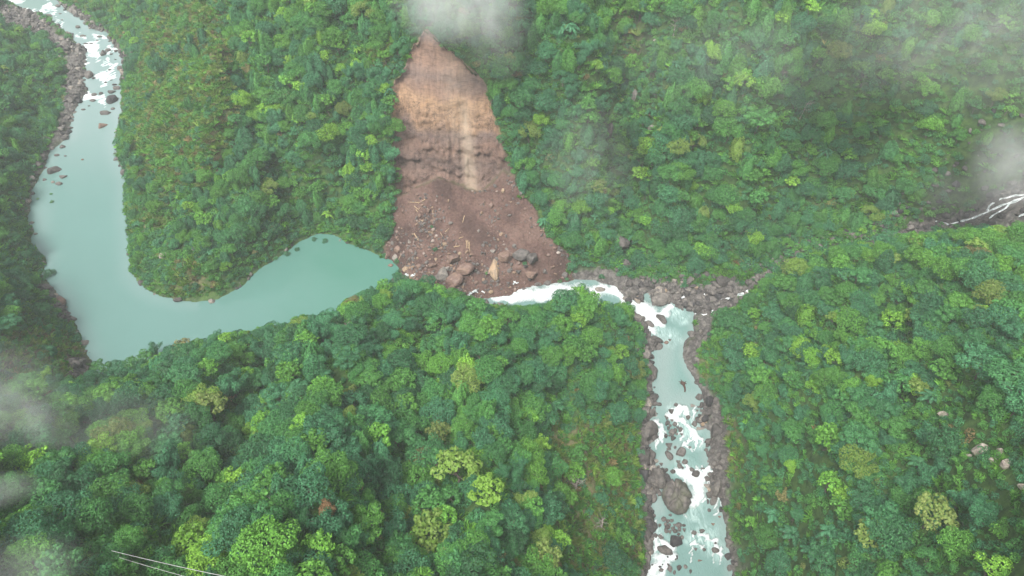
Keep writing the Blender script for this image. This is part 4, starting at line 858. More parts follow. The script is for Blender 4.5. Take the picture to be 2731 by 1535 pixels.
# 0-4 angular, 5-8 rounded, 9-12 slabby
TN = {'dark': .08, 'grey': .50, 'gb': .43, 'brown': .38, 'tan': .70, 'red': .84, 'pale': .97, 'light': .60, 'dg': .27}
TNAME = {'dark': 'near-black', 'grey': 'grey', 'gb': 'grey-brown', 'brown': 'brown', 'tan': 'tan', 'red': 'reddish', 'pale': 'pale', 'light': 'light grey', 'dg': 'dark grey'}
CROP = {7: (.2182, 1556.5, 1132), 6: (.1954, 1556.5, 896), 5: (.2606, 1368, 566), 4: (.2606, 896, 406), 1: (.2606, 0, 0), 2: (.4235, 0, 377), 8: (.2606, 2169.6, 330), 0: (1, 0, 0)}
BOULD = []
def boulder(c, x, y, w, h, tone='gb', shape=None, rot=0, label=None, tall=1.0, moss=0.0, group=None, mesh=None, name='boulder', pos=None, sink=.35, lie=False):
    k, ox, oy = CROP[c]; u, v, w, h = x * k + ox, y * k + oy, w * k, h * k
    p, _ = hit(u, v + h * .2); d = PROJ(p.x, p.y, p.z)[2]; rx = w / 2 * d / F; rz = h / 2 * d / F / 1.13; ry = rz * 1.25
    if shape is None and c == 4: shape = (len(BOULD) * 3) % 5 if len(BOULD) % 3 else 9 + len(BOULD) % 4
    if shape is None: shape = (len(BOULD) * 7 + int(x)) % (9 if tone not in ('grey', 'dark') else 13)
    if c == 4 and w > 90 * k: sink = .12; rx *= 1.12; ry *= 1.15; rz *= 1.15
    zc = p.z + rz * (1 - 2 * sink) * .6; X_, Y_ = U(u, v, zc)
    o = bpy.data.objects.new(name, mesh or ROCKS[shape]); link(o); o.location = (X_, Y_, zc); o.scale = (rx * 1.08, ry * 1.08, rz * tall * 1.08); o.rotation_euler = (0, 0, R(rot))
    if lie or (c == 4 and h > 1.45 * w):
        hh = h / 2 * d / F; o.scale = (rx * 1.08, hh * 1.05, rx * .75); o.rotation_euler = (R(33), 0, R(rot)); o.location.z = p.z + rx * .25; o.location.x, o.location.y = U(u, v, o.location.z)
    o['tint'] = TN[tone]; o['moss'] = moss; tag(o, label, 'boulder', group); BOULD.append((o, u, v, max(w, h), tone, label, shape)); return o
G_R, G_D, G_U, G_L = 'boulders in the rapids below the landslide', 'boulders in the landslide rubble', 'boulders in the upstream rapids', 'rocks along the lake shore'
def many(c, L, group, **k):
    for t in L: boulder(c, *t[:4], *(t[4:] if len(t) > 4 else ()), group=group, **k)
# giant cracked boulder
V, Fq = ICO[5]; V = V.copy(); rg = np.random.default_rng(5)
for _ in range(9):
    nn_ = dirs(1, rg)[0]; d_ = rg.uniform(.8, .95); e_ = V @ nn_ - d_; V -= np.maximum(e_, 0)[:, None] * nn_ * .85
ck = [[(-.05, 1.1), (-.22, .5), (-.45, .1), (-.6, -.2)], [(.5, .8), (.15, .35), (-.02, .05), (-.05, -.35), (.2, -.7)], [(-.05, -.3), (-.4, -.5), (-.7, -.6)], [(.1, .3), (-.25, .45)], [(.15, -.1), (.6, -.25), (1, -.2)]]
V *= (1 + .16 * n3(V, 2.3, 6) + .09 * n3(V, 6, 8) + .07 * n3(V, 13, 9) + .05 * n3(V, 27, 19))[:, None]
for c_ in ck:
    d_, _ = segdist(V[:, 0] + .1 * n3(V, 4, 2), V[:, 1] + .1 * n3(V, 4, 3), c_); V *= (1 - .22 * np.exp(-(d_ / .06) ** 2) * (V[:, 2] > -.2))[:, None]; V[:, 2] += .05 * sst(.04, .25, d_)
boulder(7, 672, 545, 318, 350, 'gb', label='giant rounded boulder split by deep cracks beside the white chute', tall=.8, moss=.3, group=G_R, mesh=mesh_np('cracked_boulder', V, Fq, None, True, [M_ROCK]))
many(7, [(450,310,170,230,'gb',6,20,'big rounded mossy boulder up-left of the giant cracked boulder'),(300,270,120,180,'dark',1,0,'jagged dark rock wedged against the left bank above the giant cracked boulder'),
 (885,268,104,78,'dg',6,15,'dark oval boulder parting the top of the white chute'),(625,243,60,52,'dg',5),(840,225,62,48,'gb',7),(970,215,62,30,'gb',8),(690,130,55,52,'gb'),(762,132,72,64,'gb',6),(700,185,60,60,'gb'),(735,205,40,40,'dg'),(712,165,36,30,'grey'),
 (710,25,115,100,'gb',2,10,'faceted brown boulder above the white chute'),(580,65,75,115,'gb',7,20,'upright oval boulder in the calm left channel'),(425,120,65,52,'light',5),(490,155,42,40,'red',1),(550,225,42,42,'dg',6),
 (1140,430,120,170,'grey',9,-20,'large flat wedge slab right of the white chute'),(1040,520,105,95,'gb',0,0,'brown boulder at the foot of the slab right of the white chute'),(1022,405,82,62,'light',1),(1020,330,72,62,'gb'),(1058,277,66,56,'brown',5),(1110,318,60,50,'dg'),(1070,345,50,50,'brown'),
 (1030,592,38,52,'brown',10),(1100,150,72,72,'gb'),(1170,200,70,52,'grey',7),(1262,400,55,66,'dark',1),(1205,470,46,62,'gb',6),(1215,400,40,50,'dg'),(1043,690,40,44,'brown',5,0,'small lone boulder in the pale water below the chute'),(1090,850,46,34,'red',1),(1165,765,42,30,'red',1),
 (470,500,62,62,'gb'),(385,540,110,120,'gb',2),(372,780,95,215,'dg',10,8,'long upright grey slab on the left bank'),(320,672,64,64,'dg',1),(520,792,60,60,'gb'),(562,822,60,56,'gb'),(612,812,62,60,'gb'),(562,882,60,60,'dg'),(625,900,66,60,'gb'),(692,860,72,62,'gb'),(592,745,42,36,'dg'),
 (750,865,42,34,'dg'),(757,915,42,50,'brown'),(470,870,52,50,'gb'),(590,935,50,50,'gb'),(650,930,60,50,'dg'),(700,915,50,50,'gb'),(540,850,40,40,'grey'),(585,860,38,38,'gb'),(645,860,36,40,'gb'),(545,930,50,60,'gb'),(690,965,40,34,'dg'),
 (640,1060,180,170,'dark',0,-25,'big dark angular boulder, darkest rock above the lower left rapids'),(535,1150,180,100,'brown',6,-28,'long reddish-brown boulder lying across the lower left rapids'),(495,1010,70,50,'gb'),(430,985,62,52,'gb',10),(475,990,50,40,'gb'),(725,1000,50,56,'gb'),
 (868,950,62,52,'gb',6),(955,935,84,56,'brown',0,0,'brown boulder on the small ledge below the pale pool'),(888,1138,48,40,'brown',1),(985,1148,48,36,'brown',8),(1110,1155,92,62,'brown',7,0,'domed brown boulder in the lower right of the river'),(1115,1070,32,26,'dg',6),(935,1272,70,20,'red',10),
 (585,1360,62,86,'gb',2),(692,1360,76,76,'dg',0),(475,1342,36,26,'dark',5),(506,1320,26,24,'dark',5),(492,1380,60,40,'gb'),(562,1318,42,36,'dg'),(642,1410,50,44,'gb',9),(825,1400,42,56,'gb'),(768,1345,48,44,'grey',7),(672,1228,28,56,'dark',1),(562,1230,26,26,'dark',5),(385,1325,36,34,'dg'),(655,1260,36,30,'gb'),
 (325,1010,110,200,'gb',0,0,'tall broken rock on the left bank beside the lower rapids'),(320,1230,80,160,'gb',2,0,'rough grey rock on the lowest left bank'),(345,610,60,60,'dg'),(250,420,70,60,'gb'),(330,420,90,80,'gb'),(395,480,80,70,'gb'),(290,480,80,70,'brown'),(240,340,60,60,'dg'),(1240,250,60,60,'gb'),(1215,660,50,60,'gb')], G_R)
many(6, [(1038,520,100,88,'brown',6,0,'smooth round brown boulder at the right bank near the floating trunk'),(1165,590,150,170,'dark',0,0,'large dark wedge boulder behind the smooth round brown one'),(1280,610,72,92,'gb',6),(1375,680,64,62,'grey',7),(1030,650,52,46,'gb'),
 (1060,700,52,50,'gb'),(1112,742,64,60,'gb'),(1080,800,92,80,'light',6),(1150,800,70,62,'gb'),(1118,835,42,42,'tan',5),(1085,866,54,54,'tan',6),(1230,880,64,44,'light'),(1042,760,52,42,'dg'),(970,862,72,92,'gb',2),(1090,700,40,36,'gb'),(1170,850,40,40,'gb'),(1010,700,40,34,'gb'),
 (1160,740,50,44,'brown'),(735,620,56,50,'brown',6),(680,700,74,82,'dg',1),(888,790,80,70,'gb'),(620,800,54,48,'gb'),(686,820,48,42,'gb'),(630,850,60,60,'dg'),(722,870,60,62,'gb'),(680,970,84,104,'gb',2,0,'upright brown boulder in the middle rock heap of the upper rapids'),
 (727,950,52,64,'brown',6),(790,950,84,84,'gb',0),(638,930,52,62,'dg'),(606,1020,48,60,'dg',6),(702,1052,92,62,'dg',10),(812,1000,42,40,'gb'),(760,910,44,40,'dg'),(660,890,40,40,'gb'),(610,880,40,46,'dg'),(745,1000,40,36,'gb'),(600,775,40,30,'gb'),(655,1020,44,40,'gb'),
 (652,1137,94,86,'brown',1,0,'dark brown boulder below the middle rock heap'),(802,1215,118,135,'gb',2,0,'big faceted boulder between the two lower channels'),(650,1285,86,112,'brown',7,20),(726,1170,52,60,'gb'),(642,1195,62,36,'gb'),(475,1340,62,56,'light',5),(550,1386,46,50,'brown',1),
 (1120,1100,42,30,'dark',6),(1122,1200,52,60,'brown'),(1205,1232,112,92,'gb',0),(1282,1260,62,60,'gb'),(1150,1355,52,38,'grey'),(1232,1370,84,80,'gb'),(1330,1350,100,80,'gb'),(1290,1310,50,40,'dg'),(1400,1330,60,60,'gb'),(1150,1240,50,50,'gb'),(1330,1150,40,40,'gb'),
 (1270,950,215,150,'dg',9,38,'huge smooth dark slab leaning above the sandy right bank'),(465,606,84,60,'brown',6),(390,612,72,60,'gb'),(420,532,62,60,'gb'),(410,725,120,100,'gb',0,0,'rough grey rock jutting from the left bank beside the upper rapids'),(355,700,60,70,'gb'),
 (435,220,95,210,'gb',7,0,'tall grey rock nose bulging into the pool from the left bank'),(370,965,280,270,'gb',9,-20,'huge cracked grey outcrop on the left bank of the rapids'),(320,1300,210,240,'dg',8,0,'broad smooth dark slab below the huge cracked outcrop'),(355,1190,36,36,'gb'),(468,662,26,24,'dark'),(497,740,22,20,'dark'),
 (430,1420,100,60,'gb',6),(955,635,90,40,'light',10),(1050,930,150,40,'light',10),(915,1170,40,30,'gb')], G_R)
many(5, [(1145,905,108,112,'gb',10,35,'tilted wedge-shaped boulder standing in the green pool'),(1130,708,182,132,'grey',6,0,'broad rounded grey boulder at the head of the green pool'),(1183,1130,46,34,'red',6,0,'small reddish boulder in the shallow edge of the pool'),(1218,1106,32,30,'brown',1),
 (872,440,135,130,'dark',1,0,'near-black boulder on the rocky shelf above the pool'),(780,380,125,105,'brown',0,0,'brown boulder behind the near-black boulder'),(725,170,190,170,'brown',7,0,'big tan grass-topped rock under the trees right of the rubble'),(915,290,72,92,'gb'),(1025,380,62,60,'gb'),(1285,450,42,36,'light'),
 (1437,515,46,46,'light',1),(1180,500,46,50,'gb'),(1065,540,84,74,'gb'),(1262,532,52,52,'light'),(1165,630,56,42,'tan',6),(960,525,42,42,'light'),(700,430,62,52,'gb'),(570,312,36,40,'gb'),(145,262,36,28,'pale',6,0,'pale stone on the right edge of the rubble'),
 (1720,560,190,150,'dg',0,0,'rough dark rock mound above the side stream'),(1690,690,80,90,'dark',1),(545,622,115,52,'light',8,0,'smooth pale slab lapped by the white water bend'),(848,510,36,30,'gb'),(1330,555,40,36,'light'),(1385,560,36,36,'light'),(1270,575,36,36,'gb'),(1200,545,44,40,'gb'),(1130,520,50,40,'gb'),(1225,600,40,36,'gb'),
 (1010,500,50,40,'gb'),(1170,570,40,36,'light'),(1300,600,40,34,'gb'),(1240,650,60,44,'brown'),(1290,680,60,40,'dg'),(1640,700,50,40,'gb'),(1750,620,60,50,'dg'),(1600,560,50,44,'gb'),(1650,620,50,40,'gb'),(1500,740,90,70,'dg',0),(1440,760,70,60,'dark',1),(1560,790,70,60,'dg'),(1480,820,60,50,'dark'),(1400,720,60,50,'gb'),(1590,700,50,50,'dg'),(1530,690,60,50,'gb'),
 (1380,680,50,40,'dg'),(1610,760,50,44,'gb'),(1540,850,50,40,'gb'),(960,1150,70,70,'dg'),(910,1080,50,50,'dark'),(900,1190,60,60,'dg'),(985,1240,95,110,'grey',2,0,'fissured grey rock on the left bank below the gravel spit'),(900,900,140,90,'grey',8,-20,'smooth grey rock shoulder on the left side of the pool'),(950,980,110,90,'gb',0),(1055,1400,80,100,'gb',7)], G_R)
many(4, [(828,1105,118,140,'light',10,-30,'large pale grey oblong boulder at the foot of the rubble'),(950,1130,150,130,'red',2,0,'big reddish-brown boulder right of the pale oblong one'),(1045,1030,160,110,'red',2,15,'big rust-coloured boulder with grass tuft in the lower rubble'),(940,935,140,120,'red',3,0,'broad reddish rock half buried above the rust-coloured boulder'),
 (480,1035,64,60,'tan',5,0,'rounded orange-tan boulder near the lake end of the rubble'),(1335,1045,130,225,'tan',9,8,'tall orange slab standing in the lower rubble'),(1265,1060,62,220,'dg',10,-16,'narrow dark slab leaning on the tall orange one'),(1450,905,170,95,'red',9,0,'reddish ledge block below the buried rock spine'),(1590,890,150,110,'brown',2),
 (1700,930,125,150,'brown',3,10,'high rounded rock bluff in the right part of the rubble'),(1695,1085,120,80,'red',1),(1000,885,38,40,'tan',6),(590,935,30,30,'tan'),(770,942,32,50,'tan',1),(875,1030,72,50,'light',1,20),(850,800,62,42,'tan',0,0,'orange angular stone in the middle of the rubble'),(1302,418,42,56,'red',2,0,'pinkish block near the top of the rock spine'),(1417,277,36,50,'tan',2),
 (1245,780,42,42,'gb'),(1242,382,42,30,'red'),(1525,810,42,40,'grey',6),(1325,862,64,46,'light',1),(1185,665,38,32,'light'),(740,1000,95,62,'red'),(690,1130,90,80,'red',2),(1750,1180,84,40,'gb',9),(1845,1170,72,60,'gb'),(1950,877,36,30,'pale',5),(655,596,52,26,'grey',9),(640,570,40,30,'tan'),(375,920,62,100,'light',2),
 (310,900,80,70,'red'),(1200,512,26,52,'dg'),(925,1215,64,60,'red',6),(1300,1257,52,42,'tan',6),(1155,1170,60,50,'red'),(600,1005,60,50,'red'),(515,770,32,34,'light'),(820,560,34,30,'red'),(700,470,40,50,'red'),(780,335,26,22,'light'),(1225,805,36,36,'gb'),(1290,810,40,36,'gb'),(1215,880,36,30,'gb'),(1610,340,50,44,'red'),(1630,460,40,36,'red'),
 (1160,1050,40,44,'dg'),(880,680,34,28,'red'),(550,700,34,30,'tan'),(590,740,30,34,'tan'),(450,480,30,34,'red'),(610,520,36,44,'red'),(1820,1060,60,50,'gb'),(1890,1020,40,36,'red'),(1920,830,50,30,'red'),(1990,900,50,34,'gb'),(2010,1090,60,70,'gb'),(2090,1095,36,30,'gb'),(1500,990,36,34,'grey'),(1570,1060,60,44,'dg'),(1430,1070,36,34,'red'),(720,700,30,28,'gb'),
 (400,840,70,80,'red',2),(1640,1010,60,60,'dg'),(1120,1130,50,44,'red'),(1040,1160,60,50,'red'),(1240,1160,60,44,'dg'),(1620,1230,60,30,'gb'),(1540,1210,50,40,'red'),(1470,1170,40,34,'gb'),(1680,1130,50,40,'dg'),(330,1000,50,40,'red')], G_D)
many(1, [(292,147,108,95,'dg',9,10,'square dark block on the left bank of the upstream rapids'),(380,130,64,40,'dg',6),(460,152,88,46,'gb',6,0,'flat brown boulder at the upstream left waterline'),(752,263,56,42,'gb'),(800,346,58,32,'gb'),(1045,482,52,46,'gb',6),(995,517,52,70,'gb',7),(860,722,84,108,'gb',2,0,'tall knobbly boulder at the left of the upstream white water'),(905,752,40,40,'gb'),
 (1105,815,52,40,'dg'),(1130,850,84,50,'gb'),(1080,885,84,50,'dg',1),(1085,960,98,112,'dark',6,0,'biggest dark boulder in the upstream rapids'),(1015,1090,110,56,'brown',8,0,'flat brown boulder in the calm water below the upstream rapids'),(990,1212,110,62,'red',10,20,'pinkish slab half sunk in the upper lake'),(1090,1047,40,32,'gb',6),(805,1055,40,24,'brown',6),(895,967,58,42,'gb'),(910,912,52,42,'gb'),(975,900,38,36,'dg'),(1020,795,32,22,'dg'),
 (1075,770,30,20,'dg'),(1060,675,40,26,'dg'),(775,572,52,42,'dg'),(725,690,74,50,'dg'),(1160,660,52,60,'gb'),(1190,602,60,60,'gb'),(1200,650,50,60,'dg'),(622,1330,72,46,'dg',6),(600,1416,54,42,'gb'),(650,1256,42,40,'gb'),(442,1340,72,60,'gb'),(640,1130,80,50,'gb'),(500,945,62,50,'gb'),(960,352,52,28,'gb'),(940,390,30,22,'dg'),(860,1020,26,16,'dg'),(830,420,50,20,'dg'),(880,420,40,18,'dg'),
 (1075,520,36,30,'gb'),(1120,490,40,40,'gb'),(1115,572,26,16,'dg'),(580,130,30,14,'gb'),(600,190,24,14,'gb'),(120,60,60,50,'gb'),(60,60,60,50,'dg'),(180,100,60,44,'gb'),(420,250,60,50,'dg'),(330,240,60,40,'gb'),(620,400,50,44,'gb'),(560,430,60,44,'gb'),(690,850,60,60,'light'),(760,830,50,40,'gb'),(820,850,50,40,'gb'),(740,900,50,50,'gb'),(700,960,50,44,'gb'),(640,900,50,50,'dg'),(690,1060,50,40,'gb'),(760,660,60,50,'light'),
 (1110,400,40,70,'gb'),(560,60,60,40,'gb'),(640,60,60,50,'gb')], G_U)
many(2, [(315,122,92,58,'dg',9,-12,'large dark block at the shallow left side of the lake'),(377,158,52,30,'gb',1),(350,199,42,30,'gb'),(338,30,30,20,'gb'),(262,178,26,22,'gb'),(965,625,62,40,'pale',9,-15,'pale grey block among trees on the rounded point'),(985,738,36,24,'gb'),(265,812,72,40,'gb'),(358,900,72,76,'red',2,0,'reddish rock shore on the left side of the lower lake'),(422,1005,62,32,'gb',9,-10,'flat rock tongue poking into the lower lake from the left bank'),
 (450,1270,62,60,'gb'),(255,670,36,30,'gb'),(1155,590,30,40,'gb'),(1190,640,40,24,'red'),(738,130,40,44,'gb'),(738,216,26,22,'gb'),(742,318,24,22,'dg'),(490,56,16,12,'red',6),(387,35,18,10,'gb'),(315,190,20,20,'light'),(212,498,24,16,'gb'),(190,430,30,20,'gb'),(850,650,24,50,'dg')], G_L)
boulder(0, 1598, 237, 20, 30, 'grey', 9, 0, 'flat grey rock slab exposed in the gully right of the landslide', group='bare rocks on the forest slopes')
boulder(0, 1640, 328 - 8, 22, 16, 'grey', 2, 0, 'small bare rock left of the flat-crowned tree', group='bare rocks on the forest slopes')
boulder(0, 1535, 320, 26, 44, 'brown', 9, 0, 'brown boulder with dark cracks in the gully', group='bare rocks on the forest slopes')
boulder(0, 1652, 102, 16, 14, 'pale', 1, 0, 'small pale rock at the top of the gully', group='bare rocks on the forest slopes')
for u, v, w, h, sh, lab in [(2379,1042,36,26,1,'small pale cliff patch showing through the right-hand forest'),(2466,1130,38,34,2,'upper pale block of the split crag near the right edge'),(2530,1170,38,30,0,'lower right pale block of the split crag'),(2497,1158,24,26,3,'middle pale block of the split crag'),(2515,1140,20,24,4,'smallest pale block of the split crag'),(2440,1145,16,12,1,'pinkish stone left of the split crag'),(2570,1222,18,20,1,'pale rock patch cut by the right edge')]:
    boulder(0, u, v, w, h, 'pale', sh, 0, lab, group='pale limestone on the right-hand hill', tall=1.4, moss=.6)
# spine of buried rock in the rubble
boulder(4, 1285, 560, 85, 260, 'gb', 2, -4, 'long dark rock spine running down the middle of the rubble', group=G_D)
DTR = [o for o in BOULD]
auto = []
sz = lambda w: 'large' if w > 26 else 'mid-sized' if w > 14 else 'small' if w > 8.5 else 'tiny'
fm_ = lambda s: 'angular' if s < 5 else 'rounded' if s < 9 else 'slab-like'
NAMED = [(u, v, l) for o, u, v, w, t, l, s in BOULD if l and len(l.split()) < 9]
SHORT = [(1703,1250,'the giant cracked boulder'),(1750,1190,'the dark oval boulder'),(1804,1226,'the flat wedge slab'),(1638,1302,'the upright grey slab'),(1696,1363,'the big dark angular boulder'),(1673,1383,'the long reddish-brown boulder'),(1799,1384,'the domed brown boulder'),
 (1765,1336,'the ledge boulder'),(1784,1048,'the dark wedge boulder'),(1689,1085,'the middle rock heap'),(1713,1133,'the big faceted boulder'),(1805,1082,'the huge smooth slab'),(1637,1037,'the rough left-bank rock'),(1628,1085,'the huge cracked outcrop'),(1666,802,'the wedge boulder in the pool'),
 (1662,751,'the rounded pool boulder'),(1595,681,'the near-black boulder'),(1555,610,'the big tan rock'),(1816,712,'the dark rock mound'),(1760,765,'the dark rock heap by the pool'),(1625,889,'the fissured grey rock'),(1112,694,'the pale oblong boulder'),(1168,674,'the rust-coloured boulder'),(1021,676,'the orange-tan boulder'),
 (1244,678,'the tall orange slab'),(1339,648,'the high rock bluff'),(1230,548,'the dark rock spine'),(1118,614,'the orange angular stone'),(1404,634,'the pale stone in the rubble'),(1060,555,'the upper left rubble'),(76,38,'the square dark block'),(224,188,'the tall knobbly boulder'),(283,250,'the biggest dark upstream boulder'),
 (258,316,'the pinkish sunken slab'),(265,284,'the flat brown boulder'),(133,429,'the large dark lake block'),(409,642,'the pale block on the point'),(160,760,'the reddish lake shore rock'),(1700,700,'the stony shelf above the pool')]
for o, u, v, w, t, l, s in BOULD:
    if not l: auto.append((o, '%s %s %s rock' % (sz(w), TNAME[t], fm_(s)), u, v))
autolabel(auto, SHORT)
print('boulders', len(BOULD))

# ------------------------------------------------------------------ loose stones nobody could count
def slope_stones(name, label, cell, maskf, smin, smax, tones, px=(-60, 2640), seed=3, x0=-520, x1=330, y0=90, y1=640, power=3.0, tilt=.5):
    x, y = jitter(cell, x0, x1, y0, y1); z = H(x, y); u, v, d = PROJ(x, y, z); sd = np.minimum(sdist(x, y, LAKE), sdist(x, y, RIVER))
    ok = (RNG.uniform(size=x.size) < maskf(x, y, z, u, v, sd)) & (u > px[0]) & (u < px[1]) & (v > -40) & (v < 1500); x, y, z = x[ok], y[ok], z[ok]; n = len(x)
    s = smin + (smax - smin) * RNG.uniform(size=n) ** power; t = np.array(tones)[RNG.integers(0, len(tones), n)] + RNG.normal(size=n) * .03
    stand(name, label, stone_c, np.stack([x, y, z + s * .12], 1), np.stack([s, s * RNG.uniform(.6, 1.1, n), s * RNG.uniform(.45, .85, n)], 1), np.stack([RNG.normal(size=n) * tilt, RNG.normal(size=n) * tilt, RNG.uniform(0, 6.28, n)], 1), RNG.integers(0, 5, n), np.clip(t, 0, 1)); return n
stone_c = protos('stone', [[(rock_geo(400 + i, 2, 10, .55, .85, .08), 0)] for i in range(5)], [M_ROCK])
def m_deb(x, y, z, u, v, sd):
    m = MASK(deb_m, x, y) * (sd > 0); k = .10 + .75 * sst(.42, .62, fbm(x / 9, y / 9, 3, 120)); low = sst(500, 720, v); left = sst(1230, 1060, u) * sst(490, 560, v); right = sst(1340, 1420, u) * sst(560, 640, v)
    smooth = sst(60, 20, segdist(u, v, [(1120, 470), (1170, 520), (1190, 600)])[0]); smooth2 = sst(55, 15, segdist(u, v, [(1290, 560), (1330, 620), (1370, 640)])[0])
    return m * np.clip(.12 + k * (.25 + .8 * np.maximum(np.maximum(low, left), right)), 0, 1) * (1 - .9 * np.maximum(smooth, smooth2))
n1 = slope_stones('rubble', 'loose reddish stones covering the foot of the landslide', .85, m_deb, .2, 1.35, [.84, .8, .36, .45, .5, .86, .42, .84, .30], x0=-90, x1=90, y0=240, y1=320, power=4.0)
def m_bank(x, y, z, u, v, sd):
    r = MASK(rock_m, x, y) * (1 - MASK(scar_m, x, y)) * (1 - .93 * ((u > 1700) & (v > 795) & (v < 985))) * (1 - .8 * ((u > 1430) & (u < 1610) & (v > 660) & (v < 740))); return r * (sd > -1.2) * .75 * (sd < 22) * (.25 + .9 * sst(.4, .6, fbm(x / 6, y / 6, 2, 121)))
n2 = slope_stones('river_stones', 'grey stones strewn along both river banks', 1.15, m_bank, .3, 3.0, [.3, .38, .45, .5, .2, .6, .42, .12], power=4.0)
def m_side(x, y, z, u, v, sd):
    ts, wz_, k_ = trib_at(x, y); return ((ts < 9) & (ts > -1.5)) * .7 * (1 - MASK(scar_m, x, y))
n3_ = slope_stones('side_stream_stones', 'dark wet boulders the side stream tumbles over', 1.5, m_side, .5, 2.6, [.2, .3, .38, .12, .45, .5], px=(1690, 2700), power=2.2, x0=60, x1=330, y0=200, y1=320)
print('stones', n1, n2, n3_)

# ------------------------------------------------------------------ logs, driftwood, bushes in the water, cables
M_WOOD = mat_plain('bleached_wood', [(.3, (.22, .15, .09)), (.7, (.46, .35, .22))]); M_DWOOD = mat_plain('wet_driftwood', [(.3, (.035, .02, .016)), (.7, (.10, .055, .04))], 3.0, .6)
M_CABLE = mat_plain('cable_sheath', [(.3, (.30, .30, .30)), (.7, (.42, .42, .41))], 2.0, .6)
def log(px, r, lab, mat=M_WOOD, lift=.5, cat='log', name='fallen_log', group='logs strewn on the landslide rubble'):
    P = [hit(u, v)[0] for u, v in px]; o0 = P[0]; pts = np.array([(p.x - o0.x, p.y - o0.y, p.z - o0.z + lift) for p in P]); n = 9; t = np.linspace(0, len(pts) - 1, n); Q = np.stack([np.interp(t, range(len(pts)), pts[:, k]) for k in range(3)], 1); Q += RNG.normal(size=Q.shape) * r * .25
    V, Fq = tube(Q, np.linspace(r, r * .5, n) * 1.5, 7); o = link(bpy.data.objects.new(name, mesh_np(name, V, Fq, None, True, [mat]))); o.location = o0; return tag(o, lab, cat, group)
c4 = lambda *p: [(896 + .2606 * a, 406 + .2606 * b) for a, b in p]
for P_, r_, l_ in [(c4((990,752),(1035,735)), .22, 'pale log lying just above the straight log bundle, tilted right'), (c4((942,832),(1000,822)), .24, 'short pale log left of the standing log bundle'), (c4((1062,765),(1070,850)), .20, 'left log of the bundle in the middle of the rubble'),
        (c4((1078,768),(1085,850)), .18, 'middle log of the bundle in the rubble'), (c4((1092,790),(1098,880)), .16, 'right log of the bundle in the rubble'), (c4((970,790),(962,820)), .16, 'tiny log above the short pale log'), (c4((1045,535),(1028,600)), .2, 'reddish log alone on the smooth upper rubble'),
        (c4((668,378),(600,412)), .2, 'slanting log in the upper left rubble'), (c4((600,405),(500,400)), .16, 'thin long branch in the upper left rubble'), (c4((560,440),(600,470),(620,450)), .15, 'curled branch of the tangled pile, upper left rubble'), (c4((575,470),(600,500)), .15, 'short branch of the tangled pile, upper left rubble'),
        (c4((740,480),(745,560)), .13, 'thin dark branch left of the rubble centre'), (c4((860,690),(900,660)), .14, 'short stick right of the green tuft in the rubble'), (c4((560,700),(600,770)), .2, 'pale log in the left rubble'), (c4((440,900),(410,960)), .16, 'thin branch near the lake corner of the rubble'),
        (c4((815,700),(840,740)), .12, 'short thin stick in the central rubble')]: log(P_, r_, l_)
# driftwood tree in the pool: trunk and root plate
c6 = lambda a, b: (1556.5 + .1954 * a, 896 + .1954 * b)
p0, _ = hit(*c6(822, 350)); dt = bpy.data.objects.new('driftwood_tree', None); link(dt); dt.location = p0; tag(dt, 'dark driftwood trunk with its root plate floating in the pale pool', 'driftwood')
q = [hit(*c6(*a))[0] for a in [(822, 345), (838, 375), (850, 415), (853, 445), (845, 470)]]; q = np.array([(a.x - p0.x, a.y - p0.y, a.z - p0.z + .1) for a in q])
V, Fq = tube(q, [.62, .55, .48, .4, .28], 8); o = link(bpy.data.objects.new('trunk', mesh_np('driftwood_trunk', V, Fq, None, True, [M_DWOOD])), dt)
pr = []
for k in range(9):
    a = k * .7 + .3; l = RNG.uniform(1.0, 2.2); pr.append(tube([(0, 0, .1), (math.cos(a) * l * .5, math.sin(a) * l * .5, .35), (math.cos(a + .2) * l, math.sin(a + .2) * l, RNG.uniform(-.1, .8))], [.42, .28, .08], 5))
V, Fq = join(pr); link(bpy.data.objects.new('root_plate', mesh_np('driftwood_roots', V, Fq, None, True, [M_DWOOD])), dt)
for u, v, k, var, s, ti, l in [(722,640,'small',0,.75,.22,'rounded bush standing in the lake arm, left of the inlet'),(748,628,'small',1,.55,.2,'small bush in the lake arm beside the rounded bush'),(695,652,'small',1,.5,.3,'low bush at the lake arm edge, left of the rounded bush'),
        (792,603,'small',0,.6,.24,'drowned bush at the back of the lake inlet'),(818,608,'small',1,.6,.2,'drowned bush right of the other one in the lake inlet'),(127,692,'small',1,1.1,.14,'dark bush overhanging the left shore of the lake'),(96,502,'small',0,.35,.5,'small bush in the shallows at the left of the lake'),
        (131,508,'small',1,.4,.46,'long low bush in the shallows of the upper lake'),(129,488,'small',0,.35,.4,'small bush just above the long low bush in the shallows'),(1225,808-120,'small',0,.4,.42,'grass tuft bush on the rust-coloured boulder'),(1320,664,'small',1,.45,.3,'dark bush below the ledge block in the rubble'),(1086,570,'small',0,.4,.34,'half-buried bush in the upper middle rubble'),(1095,628,'small',1,.5,.16,'dark flattened bush in the central rubble'),(1002,660,'small',0,.3,.6,'bright tuft at the lake corner of the rubble')]:
    p, _ = hit(u, v); e = tree_thing(k, var % 2, p.x, p.y, p.z - 2.3 * s, s, RNG.uniform(0, 6), ti, name='bush'); tag(e, l, 'bush', 'bushes in and beside the lake' if u < 900 else 'bushes carried down in the rubble')
